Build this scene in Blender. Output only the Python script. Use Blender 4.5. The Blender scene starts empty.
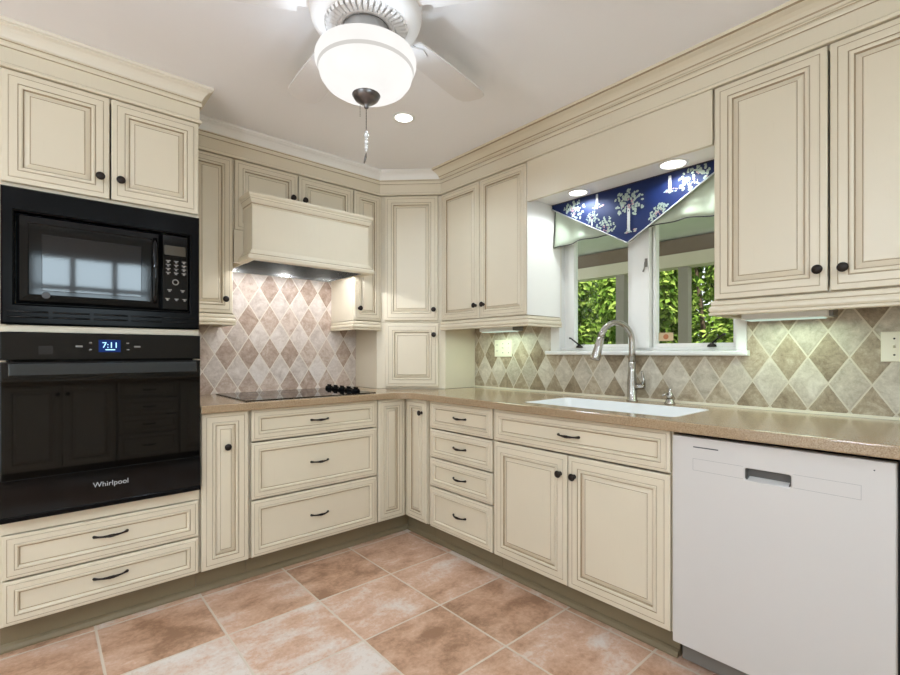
import bpy, bmesh, math, random
from mathutils import Vector, Matrix
S = 0.0254                      # everything below is in inches; x=0 window wall, y=0 cooking wall
rnd = random.Random(7)
scn = bpy.context.scene
col = scn.collection
PI = math.pi

# ------------------------------------------------------------------ materials
def lin(c):
    f = lambda v: v / 12.92 if v <= 0.04045 else ((v + 0.055) / 1.055) ** 2.4
    return tuple(f(v / 255.0) for v in c) + (1.0,)

class NT:
    def __init__(s, name):
        s.m = bpy.data.materials.new(name); s.m.use_nodes = True
        s.t = s.m.node_tree; s.t.nodes.clear()
        s.out = s.t.nodes.new('ShaderNodeOutputMaterial')
    def n(s, kind, **kw):
        nd = s.t.nodes.new(kind)
        for k, v in kw.items(): setattr(nd, k, v)
        return nd
    def put(s, sock, v):
        if isinstance(v, bpy.types.NodeSocket): s.t.links.new(v, sock)
        elif v is not None: sock.default_value = v
    def math(s, op, a, b=None, c=None):
        nd = s.n('ShaderNodeMath', operation=op)
        for i, v in enumerate((a, b, c)): s.put(nd.inputs[i], v)
        return nd.outputs[0]
    def mix(s, f, a, b):
        nd = s.n('ShaderNodeMix', data_type='RGBA')
        s.put(nd.inputs[0], f); s.put(nd.inputs[6], a); s.put(nd.inputs[7], b)
        return nd.outputs[2]
    def coord(s):
        return s.n('ShaderNodeTexCoord').outputs['Object']
    def noise(s, vec, scale, detail=4, rough=.55, dist=0):
        nd = s.n('ShaderNodeTexNoise')
        s.put(nd.inputs['Vector'], vec); nd.inputs['Scale'].default_value = scale
        nd.inputs['Detail'].default_value = detail; nd.inputs['Roughness'].default_value = rough
        nd.inputs['Distortion'].default_value = dist
        return nd.outputs['Fac']
    def ramp(s, f, stops):
        nd = s.n('ShaderNodeValToRGB'); s.put(nd.inputs[0], f)
        e = nd.color_ramp.elements
        while len(e) < len(stops): e.new(.5)
        for k, (p, c) in zip(e, stops): k.position = p; k.color = c
        return nd.outputs[0]
    def bump(s, h, strength=.3, dist=.002):
        nd = s.n('ShaderNodeBump'); nd.inputs['Strength'].default_value = strength
        nd.inputs['Distance'].default_value = dist; s.put(nd.inputs['Height'], h)
        return nd.outputs[0]
    def bsdf(s, color, rough=.5, metal=0., normal=None, spec=.5, coat=0., sheen=0., trans=0.):
        b = s.n('ShaderNodeBsdfPrincipled')
        s.put(b.inputs['Base Color'], color); s.put(b.inputs['Roughness'], rough)
        s.put(b.inputs['Metallic'], metal); s.put(b.inputs['Specular IOR Level'], spec)
        b.inputs['Coat Weight'].default_value = coat; b.inputs['Coat Roughness'].default_value = .05
        b.inputs['Sheen Weight'].default_value = sheen
        if normal is not None: s.put(b.inputs['Normal'], normal)
        s.put(s.out.inputs[0], b.outputs[0])
        return s.m

def plain(name, rgb, rough=.5, metal=0., var=.05, scale=8., spec=.5, coat=0., bump=0., sheen=0.):
    """a plain finish with slight procedural unevenness"""
    t = NT(name); c = lin(rgb)
    n = t.noise(t.coord(), scale)
    lo = tuple(v * (1 - var) for v in c[:3]) + (1,); hi = tuple(min(1, v * (1 + var)) for v in c[:3]) + (1,)
    nrm = t.bump(t.noise(t.coord(), scale * 12), bump, .001) if bump else None
    return t.bsdf(t.mix(n, lo, hi), rough, metal, nrm, spec, coat, sheen)

def emit(name, rgb, strength):
    t = NT(name); e = t.n('ShaderNodeEmission'); e.inputs[0].default_value = lin(rgb); e.inputs[1].default_value = strength
    t.put(t.out.inputs[0], e.outputs[0]); return t.m

M = {}
def brushed(name, rgb, glaze):
    t = NT(name); co = t.coord()
    mp = t.n('ShaderNodeMapping'); t.put(mp.inputs[0], co); mp.inputs['Scale'].default_value = (60, 60, 3)
    st = t.noise(mp.outputs[0], 2.2, 3)
    c = lin(rgb)
    base = t.mix(t.noise(co, 3.), tuple(v * .96 for v in c[:3]) + (1,), tuple(v * 1.03 for v in c[:3]) + (1,))
    f = t.math('MULTIPLY', t.math('GREATER_THAN', st, .66), .07)
    return t.bsdf(t.mix(f, base, lin(glaze)), .34, 0, None, .45)
M['cream'] = brushed('cream_paint', (218, 206, 183), (190, 172, 144))
M['glaze'] = plain('brown_glaze', (168, 148, 120), .5, 0, .15, 30)
M['white_paint'] = plain('white_paint', (236, 232, 226), .4, 0, .02)
M['crown_cream'] = plain('crown_cream', (226, 217, 200), .4, 0, .02)
M['trim_white'] = plain('white_trim', (232, 231, 226), .35, 0, .02)
M['ceiling'] = plain('ceiling_paint', (242, 240, 241), .85, 0, .015, 4., .3)
M['wall'] = plain('wall_paint', (214, 202, 184), .8, 0, .02, 4., .3)
M['bronze'] = plain('dark_bronze', (38, 30, 26), .38, .55, .3, 60)
M['black'] = plain('black_gloss', (7, 7, 8), .07, 0, .1, 5, .28)
M['black_satin'] = plain('black_satin', (8, 8, 9), .2, 0, .1, 5, .1)
M['black_matte'] = plain('black_matte', (18, 17, 16), .7)
M['oven_glass'] = plain('oven_glass', (4, 4, 5), .03, 0, .1, 5, .36)
M['smoke_glass'] = plain('smoked_window', (26, 26, 29), .045, 0, .1, 5, .5)
M['handle_glass'] = plain('handle_black', (40, 44, 46), .16, .2, .1, 5, .6)
M['appliance_white'] = plain('appliance_white', (206, 201, 196), .3, 0, .01, 3, .5)
M['groove'] = plain('groove_grey', (150, 148, 146), .6)
M['grey_plastic'] = plain('grey_plastic', (124, 119, 113), .5)
M['pocket_grey'] = plain('pocket_grey', (92, 89, 86), .5)
M['steel'] = plain('stainless_steel', (180, 180, 178), .24, 1., .06, 20)
M['nickel'] = plain('brushed_nickel', (176, 172, 166), .26, 1., .05, 30)
M['sink'] = plain('white_composite', (242, 242, 240), .15, 0, .01)
M['plate'] = plain('ivory_plastic', (228, 222, 200), .35, 0, .01)
M['slot'] = plain('slot_dark', (60, 54, 44), .6)
M['mark'] = plain('pale_marking', (176, 178, 180), .5)
M['mark_dark'] = plain('dark_marking', (70, 70, 72), .5)
M['lcd'] = emit('lcd_screen', (26, 46, 96), .9)
M['digit'] = emit('lcd_digits', (170, 225, 255), 1.6)
M['lcd_amber'] = plain('unlit_display', (58, 46, 26), .2)
M['toe'] = plain('toe_kick_shaded_cream', (126, 112, 86), .5, 0, .05)  # cream darkened to olive, the toe-space shade is in the colour
M['neck'] = plain('grey_enamel', (186, 180, 176), .45)
M['finial'] = plain('pewter', (112, 108, 108), .3, .9, .1)
M['blade'] = plain('fan_white', (228, 224, 222), .5, 0, .02)
M['crystal'] = plain('clear_bead', (225, 225, 228), .1, .3)
M['lamp_disc'] = emit('lit_lens', (255, 250, 244), 3.5)
M['tube_lens'] = emit('tube_lens', (232, 255, 236), .5)
M['post'] = plain('porch_post_grey', (156, 148, 138), .7)
M['porch_ceiling'] = plain('porch_ceiling_paint', (220, 222, 212), .7)
M['porch_brown'] = plain('porch_brown', (122, 104, 88), .7)
M['porch_tan'] = plain('porch_tan', (216, 206, 186), .7)
M['bark'] = plain('bark', (70, 56, 42), .9, 0, .3, 10)
M['orange'] = plain('sticker_print', (176, 110, 70), .5, 0, .1, 60)
M['sticker'] = plain('sticker_paper', (200, 176, 140), .5)

def bowl_glass():
    t = NT('lit_frosted_glass'); lw = t.n('ShaderNodeLayerWeight'); lw.inputs[0].default_value = .35
    e = t.n('ShaderNodeEmission'); e.inputs[0].default_value = lin((255, 252, 248))
    nz = t.noise(t.coord(), 9., 3)
    t.put(e.inputs[1], t.math('ADD', BOWL, t.math('MULTIPLY', nz, BOWL * .2)))
    t.put(t.out.inputs[0], e.outputs[0]); return t.m
BOWL = .66
M['bowl'] = bowl_glass()
M['bowl_band'] = emit('frosted_band', (250, 246, 240), .52)

def counter_mat():
    t = NT('speckled_tan_surface'); co = t.coord()
    c = t.ramp(t.noise(co, 260., 2), [(.3, lin((140, 116, 88))), (.5, lin((160, 136, 107))), (.72, lin((178, 155, 126)))])
    return t.bsdf(c, .15, 0, None, .5)
M['counter'] = counter_mat()

def floor_mat():
    t = NT('terracotta_tile'); co = t.coord()
    sx = t.n('ShaderNodeSeparateXYZ'); t.put(sx.inputs[0], co)
    u = t.math('MULTIPLY_ADD', sx.outputs[0], 1 / (16 * S) * 1.0063, 39.75 / 15.9)
    v = t.math('MULTIPLY_ADD', sx.outputs[1], 1 / (16 * S) * 1.0063, 24.3 / 15.9)
    def edge(a):
        f = t.math('FRACT', a); return t.math('MINIMUM', f, t.math('SUBTRACT', 1., f))
    wob = t.math('MULTIPLY_ADD', t.noise(co, 30., 2), .008, -.004)
    d = t.math('ADD', t.math('MINIMUM', edge(u), edge(v)), wob)
    grout = t.math('LESS_THAN', d, .0115)
    idv = t.n('ShaderNodeCombineXYZ'); t.put(idv.inputs[0], t.math('FLOOR', u)); t.put(idv.inputs[1], t.math('FLOOR', v))
    wn = t.n('ShaderNodeTexWhiteNoise', noise_dimensions='3D'); t.put(wn.inputs[0], idv.outputs[0])
    off = t.n('ShaderNodeVectorMath', operation='MULTIPLY_ADD'); t.put(off.inputs[0], idv.outputs[0]); off.inputs[1].default_value = (3.7, 5.1, 0); t.put(off.inputs[2], co)
    st = t.n('ShaderNodeMapping'); t.put(st.inputs[0], off.outputs[0]); st.inputs['Scale'].default_value = (1., 1.35, 1)
    a = t.math('ADD', t.math('MULTIPLY', t.noise(st.outputs[0], 4.6, 9, .62, .3), .74), t.math('MULTIPLY', t.noise(co, 55., 5, .7), .26))
    a2 = t.math('MULTIPLY_ADD', t.math('SUBTRACT', wn.outputs[0], .5), .24, a)
    c = t.ramp(a2, [(.31, lin((150, 112, 86))), (.41, lin((190, 150, 122))), (.50, lin((207, 170, 146))), (.55, lin((213, 189, 172))), (.63, lin((219, 207, 197)))])
    b = t.noise(co, 45., 5, .7)
    c = t.mix(t.math('MULTIPLY', t.math('GREATER_THAN', b, .58), .16), c, lin((156, 124, 98)))
    c = t.mix(grout, c, lin((208, 192, 174)))
    h = t.math('MULTIPLY', t.math('MINIMUM', d, .03), 30.)
    h = t.math('ADD', h, t.math('MULTIPLY', b, .35))
    r = t.math('MULTIPLY_ADD', a, .25, .26)
    return t.bsdf(c, r, 0, t.bump(h, .4, .004), .45)
M['floor'] = floor_mat()

def diamond_mat(name, axis, h0, z0, light, dark_, gr):
    t = NT(name); co = t.coord()
    sx = t.n('ShaderNodeSeparateXYZ'); t.put(sx.inputs[0], co)
    W, H = 5.25, 8.35
    a0 = t.math('MULTIPLY_ADD', sx.outputs[axis], 1 / (W * S), -h0 / W)
    b0 = t.math('MULTIPLY_ADD', sx.outputs[2], 1 / (H * S), -z0 / H)
    a = t.math('ADD', t.math('ADD', a0, b0), .5); b = t.math('ADD', t.math('SUBTRACT', a0, b0), .5)
    def edge(q):
        f = t.math('FRACT', q); return t.math('MINIMUM', f, t.math('SUBTRACT', 1., f))
    wob = t.math('MULTIPLY_ADD', t.noise(co, 60., 2), .02, -.01)
    d = t.math('ADD', t.math('MINIMUM', edge(a), edge(b)), wob)
    grout = t.math('LESS_THAN', d, .026)
    ia, ib = t.math('FLOOR', a), t.math('FLOOR', b)
    par = t.math('MODULO', t.math('ABSOLUTE', t.math('SUBTRACT', ia, ib)), 2.)
    dark = t.math('GREATER_THAN', par, .5)
    idv = t.n('ShaderNodeCombineXYZ'); t.put(idv.inputs[0], ia); t.put(idv.inputs[1], ib)
    wn = t.n('ShaderNodeTexWhiteNoise', noise_dimensions='3D'); t.put(wn.inputs[0], idv.outputs[0])
    off = t.n('ShaderNodeVectorMath', operation='MULTIPLY_ADD'); t.put(off.inputs[0], idv.outputs[0]); off.inputs[1].default_value = (1.7, 2.3, 0); t.put(off.inputs[2], co)
    n = t.noise(off.outputs[0], 14., 8, .66, 1.)
    fine = t.noise(co, 70., 5, .75)
    n1 = t.math('ADD', t.math('MULTIPLY', n, .62), t.math('MULTIPLY', fine, .38))
    n2 = t.math('MULTIPLY_ADD', t.math('SUBTRACT', wn.outputs[0], .5), .16, n1)
    cl = t.ramp(n2, [(p, lin(c_)) for p, c_ in zip((.34, .5, .64), light)])
    cd = t.ramp(n2, [(p, lin(c_)) for p, c_ in zip((.34, .5, .64), dark_)])
    c = t.mix(dark, cl, cd)
    c = t.mix(grout, c, lin(gr))
    h = t.math('ADD', t.math('MULTIPLY', t.math('MINIMUM', d, .07), 14.), t.math('MULTIPLY', n1, .9))
    return t.bsdf(c, .42, 0, t.bump(h, .4, .003), .4)
M['tile_left'] = diamond_mat('diamond_tile_cooking_wall', 0, -52.55, 49.75, ((180, 164, 152), (208, 195, 185), (224, 214, 206)), ((148, 124, 108), (182, 160, 144), (208, 190, 176)), (222, 211, 196))
M['tile_right'] = diamond_mat('diamond_tile_window_wall', 1, -102.42, 41.0, ((162, 152, 134), (192, 182, 164), (214, 206, 190)), ((124, 108, 86), (160, 144, 120), (192, 178, 154)), (204, 194, 174))

def glass_mat():
    t = NT('window_glass'); tr = t.n('ShaderNodeBsdfTransparent'); gl = t.n('ShaderNodeBsdfGlossy')
    tr.inputs[0].default_value = (.95, .97, .95, 1); gl.inputs['Roughness'].default_value = .01
    fr = t.n('ShaderNodeFresnel'); fr.inputs[0].default_value = 1.45
    mx = t.n('ShaderNodeMixShader'); ge = t.n('ShaderNodeNewGeometry'); f = t.math('MULTIPLY', fr.outputs[0], t.math('SUBTRACT', 1., ge.outputs['Backfacing']))
    t.put(mx.inputs[0], f); t.put(mx.inputs[1], tr.outputs[0]); t.put(mx.inputs[2], gl.outputs[0])
    t.put(t.out.inputs[0], mx.outputs[0]); return t.m
M['glass'] = glass_mat()

def leaf_mat(name, stops):
    t = NT(name); g = t.n('ShaderNodeNewGeometry')
    c = t.ramp(g.outputs['Random Per Island'], stops)
    d = t.n('ShaderNodeBsdfDiffuse'); tl = t.n('ShaderNodeBsdfTranslucent'); t.put(d.inputs[0], c); t.put(tl.inputs[0], c)
    mx = t.n('ShaderNodeMixShader'); mx.inputs[0].default_value = .4; t.put(mx.inputs[1], d.outputs[0]); t.put(mx.inputs[2], tl.outputs[0])
    t.put(t.out.inputs[0], mx.outputs[0]); return t.m
M['leaf'] = leaf_mat('leaves', [(0, lin((56, 84, 34))), (.5, lin((118, 150, 62))), (1, lin((186, 206, 110)))])
M['ground'] = plain('lawn', (96, 120, 60), .9, 0, .3, 6)
def fabric(name, rgb, var=.05):
    t = NT(name); co = t.coord(); c = lin(rgb)
    w = t.n('ShaderNodeTexWave'); t.put(w.inputs[0], co); w.inputs['Scale'].default_value = 400
    return t.bsdf(t.mix(t.noise(co, 20.), tuple(v * (1 - var) for v in c[:3]) + (1,), tuple(v * (1 + var) for v in c[:3]) + (1,)), .55, 0, t.bump(w.outputs[1], .08, .0005), .3, 0, .0)
M['navy'] = fabric('navy_cotton', (11, 29, 74), .2)
M['sage'] = fabric('sage_satin', (186, 196, 176))
M['braid'] = plain('dark_braid', (52, 46, 52), .8)
M['print_leaf'] = plain('printed_leaves', (140, 152, 142), .6, 0, .3, 60)
M['print_trunk'] = plain('printed_trunk', (184, 186, 184), .6, 0, .1, 60)
M['print_rose'] = plain('printed_blossom', (150, 116, 124), .6, 0, .2, 60)

# ------------------------------------------------------------------ mesh builder
class Frame:
    def __init__(s, o, u, n): s.o, s.u, s.n = Vector(o), Vector(u), Vector(n)
    def __call__(s, u, n, z): return s.o + s.u * u + s.n * n + Vector((0, 0, z))
WORLD = Frame((0, 0, 0), (1, 0, 0), (0, 1, 0))
LEFT = Frame((0, 0, 0), (1, 0, 0), (0, -1, 0))        # cooking wall: u = x, n = -y
RIGHT = Frame((0, 0, 0), (0, -1, 0), (-1, 0, 0))      # window wall:  u = -y, n = -x
q = math.sqrt(.5)
DIAG = Frame((0, 0, 0), (q, -q, 0), (-q, -q, 0))      # corner cabinet, n from the corner
REAR = Frame((0, -173, 0), (-1, 0, 0), (0, 1, 0))

class MB:
    def __init__(s, fr=WORLD): s.v, s.f, s.m, s.s, s.fr = [], [], [], [], fr
    def face(s, idx, m=0, smooth=False): s.f.append(tuple(idx)); s.m.append(m); s.s.append(smooth)
    def pt(s, u, n, z): s.v.append(s.fr(u, n, z)); return len(s.v) - 1
    def raw(s, p): s.v.append(Vector(p)); return len(s.v) - 1
    def box(s, u0, u1, n0, n1, z0, z1, m=0):
        i = [s.pt(u, n, z) for u in (u0, u1) for n in (n0, n1) for z in (z0, z1)]
        for f in ((0, 1, 3, 2), (4, 6, 7, 5), (0, 4, 5, 1), (2, 3, 7, 6), (0, 2, 6, 4), (1, 5, 7, 3)): s.face([i[k] for k in f], m)
        return s
    def rbox(s, u0, u1, n0, n1, z0, z1, r=.15, m=0):
        """box whose front (n1) edges are eased"""
        return s.rings(u0, u1, z0, z1, [(0, n0, 0), (0, n1 - r, 0), (r * .3, n1 - r * .3, 0), (r, n1, 0)], m)
    def rings(s, u0, u1, z0, z1, prof, m=0, glaze=1, centre_m=None):
        """nested rectangles: (inset, n, glazed face between this ring and the one before)"""
        loops = []
        for ins, n, g in prof:
            loops.append([s.pt(a, n, b) for a, b in ((u0 + ins, z0 + ins), (u1 - ins, z0 + ins), (u1 - ins, z1 - ins), (u0 + ins, z1 - ins))])
        s.face(loops[0][::-1], m)
        for k in range(1, len(loops)):
            for j in range(4):
                s.face((loops[k - 1][j], loops[k - 1][(j + 1) % 4], loops[k][(j + 1) % 4], loops[k][j]), glaze if prof[k][2] else m)
        s.face(loops[-1], m if centre_m is None else centre_m)
        return s
    def lathe(s, c, prof, seg=20, axis='z', m=0, cap=True, smooth=True):
        """c in frame coords (u,n,z); prof list of (radius, along axis)"""
        rows = []
        for r, h in prof:
            row = []
            for k in range(seg):
                a = 2 * PI * k / seg; x, y = r * math.cos(a), r * math.sin(a)
                p = {'z': (c[0] + x, c[1] + y, c[2] + h), 'n': (c[0] + x, c[1] + h, c[2] + y), 'u': (c[0] + h, c[1] + x, c[2] + y)}[axis]
                row.append(s.pt(*p))
            rows.append(row)
        for a, b in zip(rows, rows[1:]):
            for k in range(seg): s.face((a[k], a[(k + 1) % seg], b[(k + 1) % seg], b[k]), m, smooth)
        if cap and prof[0][0] > 1e-4: s.face(rows[0][::-1], m)
        if cap and prof[-1][0] > 1e-4: s.face(rows[-1], m)
        return s
    def tube(s, pts, rad, seg=10, m=0, world=False):
        P = [Vector(p) if world else s.fr(*p) for p in pts]
        if not isinstance(rad, (list, tuple)): rad = [rad] * len(P)
        rows = []; prev = None
        for i, p in enumerate(P):
            t = (P[min(i + 1, len(P) - 1)] - P[max(i - 1, 0)]).normalized()
            if prev is None:
                ref = Vector((0, 0, 1)) if abs(t.z) < .9 else Vector((1, 0, 0))
                a = t.cross(ref).normalized()
            else: a = (prev - t * prev.dot(t)).normalized()
            prev = a; b = t.cross(a)
            rows.append([s.raw(p + (a * math.cos(2 * PI * k / seg) + b * math.sin(2 * PI * k / seg)) * rad[i]) for k in range(seg)])
        for a, b in zip(rows, rows[1:]):
            for k in range(seg): s.face((a[k], a[(k + 1) % seg], b[(k + 1) % seg], b[k]), m, True)
        s.face(rows[0][::-1], m); s.face(rows[-1], m)
        return s
    def prism(s, poly, z0, z1, m=0):
        """plan polygon (u,n) extruded in z"""
        a = [s.pt(u, n, z0) for u, n in poly]; b = [s.pt(u, n, z1) for u, n in poly]
        s.face(a[::-1], m); s.face(b, m)
        for k in range(len(poly)): s.face((a[k], a[(k + 1) % len(a)], b[(k + 1) % len(a)], b[k]), m)
        return s
    def sweep(s, path, prof, m=0, glaze=(), side=-1):
        """prof (offset, z) carried along a plan path (world x,y) with mitred corners; offset goes to the given side"""
        P = [Vector(p) for p in path]; nrm = []
        for a, b in zip(P, P[1:]):
            d = (b - a).normalized(); nrm.append(Vector((d.y, -d.x)) * (-side))
        rows = []
        for i, p in enumerate(P):
            if i == 0: mv = nrm[0]
            elif i == len(P) - 1: mv = nrm[-1]
            else:
                mv = (nrm[i - 1] + nrm[i]).normalized(); mv = mv / mv.dot(nrm[i])
            rows.append([s.raw((p.x + mv.x * o, p.y + mv.y * o, z)) for o, z in prof])
        for a, b in zip(rows, rows[1:]):
            for k in range(len(prof) - 1): s.face((a[k], a[k + 1], b[k + 1], b[k]), 1 if k in glaze else m)
            s.face((a[-1], a[0], b[0], b[-1]), m)
        s.face(rows[0], m); s.face(rows[-1][::-1], m)
        return s

def obj(name, mb, mats, parent=None, recalc=True):
    mats = mats if isinstance(mats, (list, tuple)) else [mats]
    me = bpy.data.meshes.new(name)
    chain = Vector((0, 0, 0)); p = parent
    while p is not None: chain += p.location; p = p.parent
    me.from_pydata([(v * S - chain) for v in mb.v], [], mb.f)
    for k in mats: me.materials.append(M[k] if isinstance(k, str) else k)
    me.polygons.foreach_set('material_index', mb.m); me.polygons.foreach_set('use_smooth', mb.s)
    if recalc:
        bm = bmesh.new(); bm.from_mesh(me); bmesh.ops.recalc_face_normals(bm, faces=bm.faces); bm.to_mesh(me); bm.free()
    me.update()
    o = bpy.data.objects.new(name, me); col.objects.link(o)
    if parent is not None: o.parent = parent
    return o
def tag(o, label, cat, group=None, kind=None):
    o['label'] = label; o['category'] = cat
    if group: o['group'] = group
    if kind: o['kind'] = kind
    return o
def thing(name, label, cat, loc, group=None):
    o = bpy.data.objects.new(name, None); o.empty_display_size = .05; col.objects.link(o)
    o.location = Vector(loc) * S
    return tag(o, label, cat, group)
def struct(name, mb, mats, parent=None, label=None, cat=None):
    o = obj(name, mb, mats, parent)
    if parent is None:
        o['kind'] = 'structure'
        if label: o['label'] = label
        if cat: o['category'] = cat
    return o
CG = ['cream', 'glaze']

# ------------------------------------------------------------------ cabinet joinery
def door_prof(n, k=1., t=.8):
    e = .0
    return [(0, n, 0), (0, n + .55, 0), (.06, n + .66, 0), (.16 * k, n + .70, 0), (.80 * k, n + .74, 0), (.83 * k, n + .71, 1), (.89 * k, n + .71, 1), (.95 * k, n + t, 0),
            (1.92 * k, n + t, 0), (1.96 * k, n + t - .1, 1), (2.03 * k, n + t - .1, 1), (2.10 * k, n + t + .05, 0), (2.30 * k, n + t + .08, 0), (2.55 * k, n + t - .02, 0), (2.64 * k, n + t - .32, 1), (2.72 * k, n + t - .32, 1),
            (3.38 * k, n + t - .07, 0), (3.42 * k, n + t - .10, 1), (3.50 * k, n + t - .10, 1), (3.55 * k, n + t - .04, 0)]
def drawer_prof(n, k=1., t=.8):
    return [(0, n, 0), (0, n + .55, 0), (.06, n + .66, 0), (.14 * k, n + .70, 0), (.50 * k, n + .74, 0), (.53 * k, n + .71, 1), (.58 * k, n + .71, 1), (.63 * k, n + t, 0),
            (1.34 * k, n + t, 0), (1.37 * k, n + t - .07, 1), (1.42 * k, n + t - .07, 1), (1.48 * k, n + t + .08, 0), (1.66 * k, n + t + .10, 0), (1.80 * k, n + t, 0), (1.92 * k, n + t - .34, 0), (1.96 * k, n + t - .36, 1), (2.06 * k, n + t - .36, 1), (2.09 * k, n + t - .34, 0)]
def knob(parent, fr, u, n, z):
    mb = MB(fr).lathe((u, n, z), [(.40, 0), (.40, .06), (.22, .14), (.19, .50), (.30, .62), (.60, .74), (.66, .88), (.58, 1.02), (.34, 1.12), (0, 1.15)], 16, 'n')
    return obj('knob', mb, 'bronze', parent)
def pull(parent, fr, u, n, z, w=3.9):
    pts, rad = [], []
    for k in range(17):
        t = k / 16 * 2 - 1
        pts.append((u + t * w / 2, n + (.12 + .78 * (1 - abs(t) ** 2.6)), z - .06 * (1 - t * t)))
        rad.append(.16 + .10 * math.exp(-(t / .3) ** 2) + .10 * max(0, abs(t) - .8) / .2 + (.025 if k % 2 else 0) * (abs(t) < .4))
    mb = MB(fr).tube(pts, rad, 8)
    for sgn in (-1, 1): mb.lathe((u + sgn * w / 2, n, z), [(.26, 0), (.24, .12), (.15, .2)], 10, 'n')
    return obj('pull_handle', mb, 'bronze', parent)
def door(parent, fr, u0, u1, z0, z1, n, k=1., kn=None):
    d = obj('door', MB(fr).rings(u0, u1, z0, z1, door_prof(n, k)), CG, parent)
    if kn: knob(d, fr, kn[0], n + .8, kn[1])
    return d
def drawer(parent, fr, u0, u1, z0, z1, n, hz=None, w=3.9, k=1., name='drawer'):
    d = obj(name, MB(fr).rings(u0, u1, z0, z1, drawer_prof(n, k)), CG, parent)
    pull(d, fr, (u0 + u1) / 2, n + .44, (z0 + z1) / 2 if hz is None else hz, w)
    return d
def hollow(mb, u0, u1, n0, n1, z0, z1, w=.7):
    """open-fronted case of sides, back, top and bottom boards"""
    mb.box(u0, u0 + w, n0, n1, z0, z1); mb.box(u1 - w, u1, n0, n1, z0, z1); mb.box(u0 + w, u1 - w, n0, n0 + .4, z0, z1)
    mb.box(u0 + w, u1 - w, n0 + .4, n1, z0, z0 + w); mb.box(u0 + w, u1 - w, n0 + .4, n1, z1 - w, z1)
    return mb
def carcass(parent, fr, u0, u1, n1, z0, z1, toe=True, n0=.35):
    o = obj('body', hollow(MB(fr), u0, u1, n0, n1 - .3, z0, z1), 'cream', parent)
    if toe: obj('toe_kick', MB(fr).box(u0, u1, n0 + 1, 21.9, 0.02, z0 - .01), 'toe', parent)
    return o
BN, UN = 24.1, 12.1           # carcass depth of base and wall units
def light_rail(parent, path, z1=54.3, z0=51.9):
    prof = [(-.9, z0), (.55, z0), (.62, z0 + .1), (.62, z0 + .35), (.42, z0 + .45), (.46, z0 + .52), (.62, z0 + .8), (.60, z0 + 1.15), (.42, z0 + 1.4), (.28, z0 + 1.5), (.28, z0 + 1.6), (.36, z0 + 1.68), (.36, z1 - .3), (.2, z1 - .12), (0, z1), (-.9, z1)]
    return obj('light_rail', MB().sweep(path, prof, 0, (4, 9, 13)), CG, parent)

# ------------------------------------------------------------------ room shell
CZ = 95.0
XL, YR = -190., -173.
struct('floor', MB().box(XL - 4, 4, YR - 4, 4, -1, 0), 'floor')
struct('ceiling', MB().box(XL - 4, 4.2, YR - 4, 4, CZ, CZ + 4), 'ceiling')
struct('wall_back', MB().box(XL - 4, 4, 0, 4, 0, CZ), 'wall')
WY0, WY1, WZ0, WZ1 = -93.0, -53.35, 46.3, 80.0     # window hole in the right wall
w = MB()
w.box(0, 4, YR - 4, WY0, 0, CZ); w.box(0, 4, WY1, 0, 0, CZ); w.box(0, 4, WY0, WY1, 0, WZ0); w.box(0, 4, WY0, WY1, WZ1, CZ)
struct('wall_right', w, 'wall')
RX0, RX1, RZ0, RZ1 = -98., -56., 58., 86.
w = MB()
w.box(XL - 4, RX0, YR - 4, YR, 0, CZ); w.box(RX1, 0, YR - 4, YR, 0, CZ); w.box(RX0, RX1, YR - 4, YR, 0, RZ0); w.box(RX0, RX1, YR - 4, YR, RZ1, CZ)
struct('wall_rear', w, 'wall')
w = MB(); PY0, PY1, PZ = -150., -50., 82.
w.box(XL - 4, XL, YR, PY0, 0, CZ); w.box(XL - 4, XL, PY1, 0, 0, CZ); w.box(XL - 4, XL, PY0, PY1, PZ, CZ)
struct('wall_left', w, 'wall')
w = MB()
for y0_, y1_ in ((PY0, -101.), (-99.5, PY1)):
    w.box(XL - 3, XL - 1, y0_, y0_ + 3, 0, PZ); w.box(XL - 3, XL - 1, y1_ - 3, y1_, 0, PZ); w.box(XL - 3, XL - 1, y0_ + 3, y1_ - 3, 0, 4); w.box(XL - 3, XL - 1, y0_ + 3, y1_ - 3, PZ - 3, PZ)
w.box(XL - 3, XL - 1, -101, -99.5, 0, PZ)
d1 = struct('fill_patio_door', w, 'trim_white')  # unseen patio door, added so fill light reaches the window wall
for y0_, y1_ in ((PY0 + 2.8, -103.8), (-96.7, PY1 - 2.8)): obj('pane', MB().box(XL - 2.1, XL - 1.9, y0_, y1_, 3.8, PZ - 2.8), 'glass', d1)

# shoe moulding along the toe kicks
prof = [(0, 0.01), (.75, 0.01), (.75, .35), (.55, .8), (.2, 1.05), (0, 1.1)]
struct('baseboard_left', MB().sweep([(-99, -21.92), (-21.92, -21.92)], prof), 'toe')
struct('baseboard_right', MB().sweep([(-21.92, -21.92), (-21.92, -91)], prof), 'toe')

# tile backsplashes
tag(obj('backsplash', MB(LEFT).box(-71.9, -24.95, 0.01, .3, 36.02, 70.5), 'tile_left'), 'backsplash of pinkish beige diamond tiles behind the cooktop', 'backsplash')
b = MB(RIGHT)
b.box(24.95, 51.45, 0.01, .3, 36.46, 56); b.box(51.45, 93.7, 0.01, .3, 36.46, 45.3); b.box(93.7, 132, 0.01, .3, 36.46, 56)
bs = tag(obj('backsplash', b, 'tile_right'), 'backsplash of stone diamond tiles behind the sink, under the window', 'backsplash')
obj('liner_strip', MB(RIGHT).box(24.95, 118.5, 0.01, .42, 36.02, 36.45), 'plate', bs)

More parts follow.
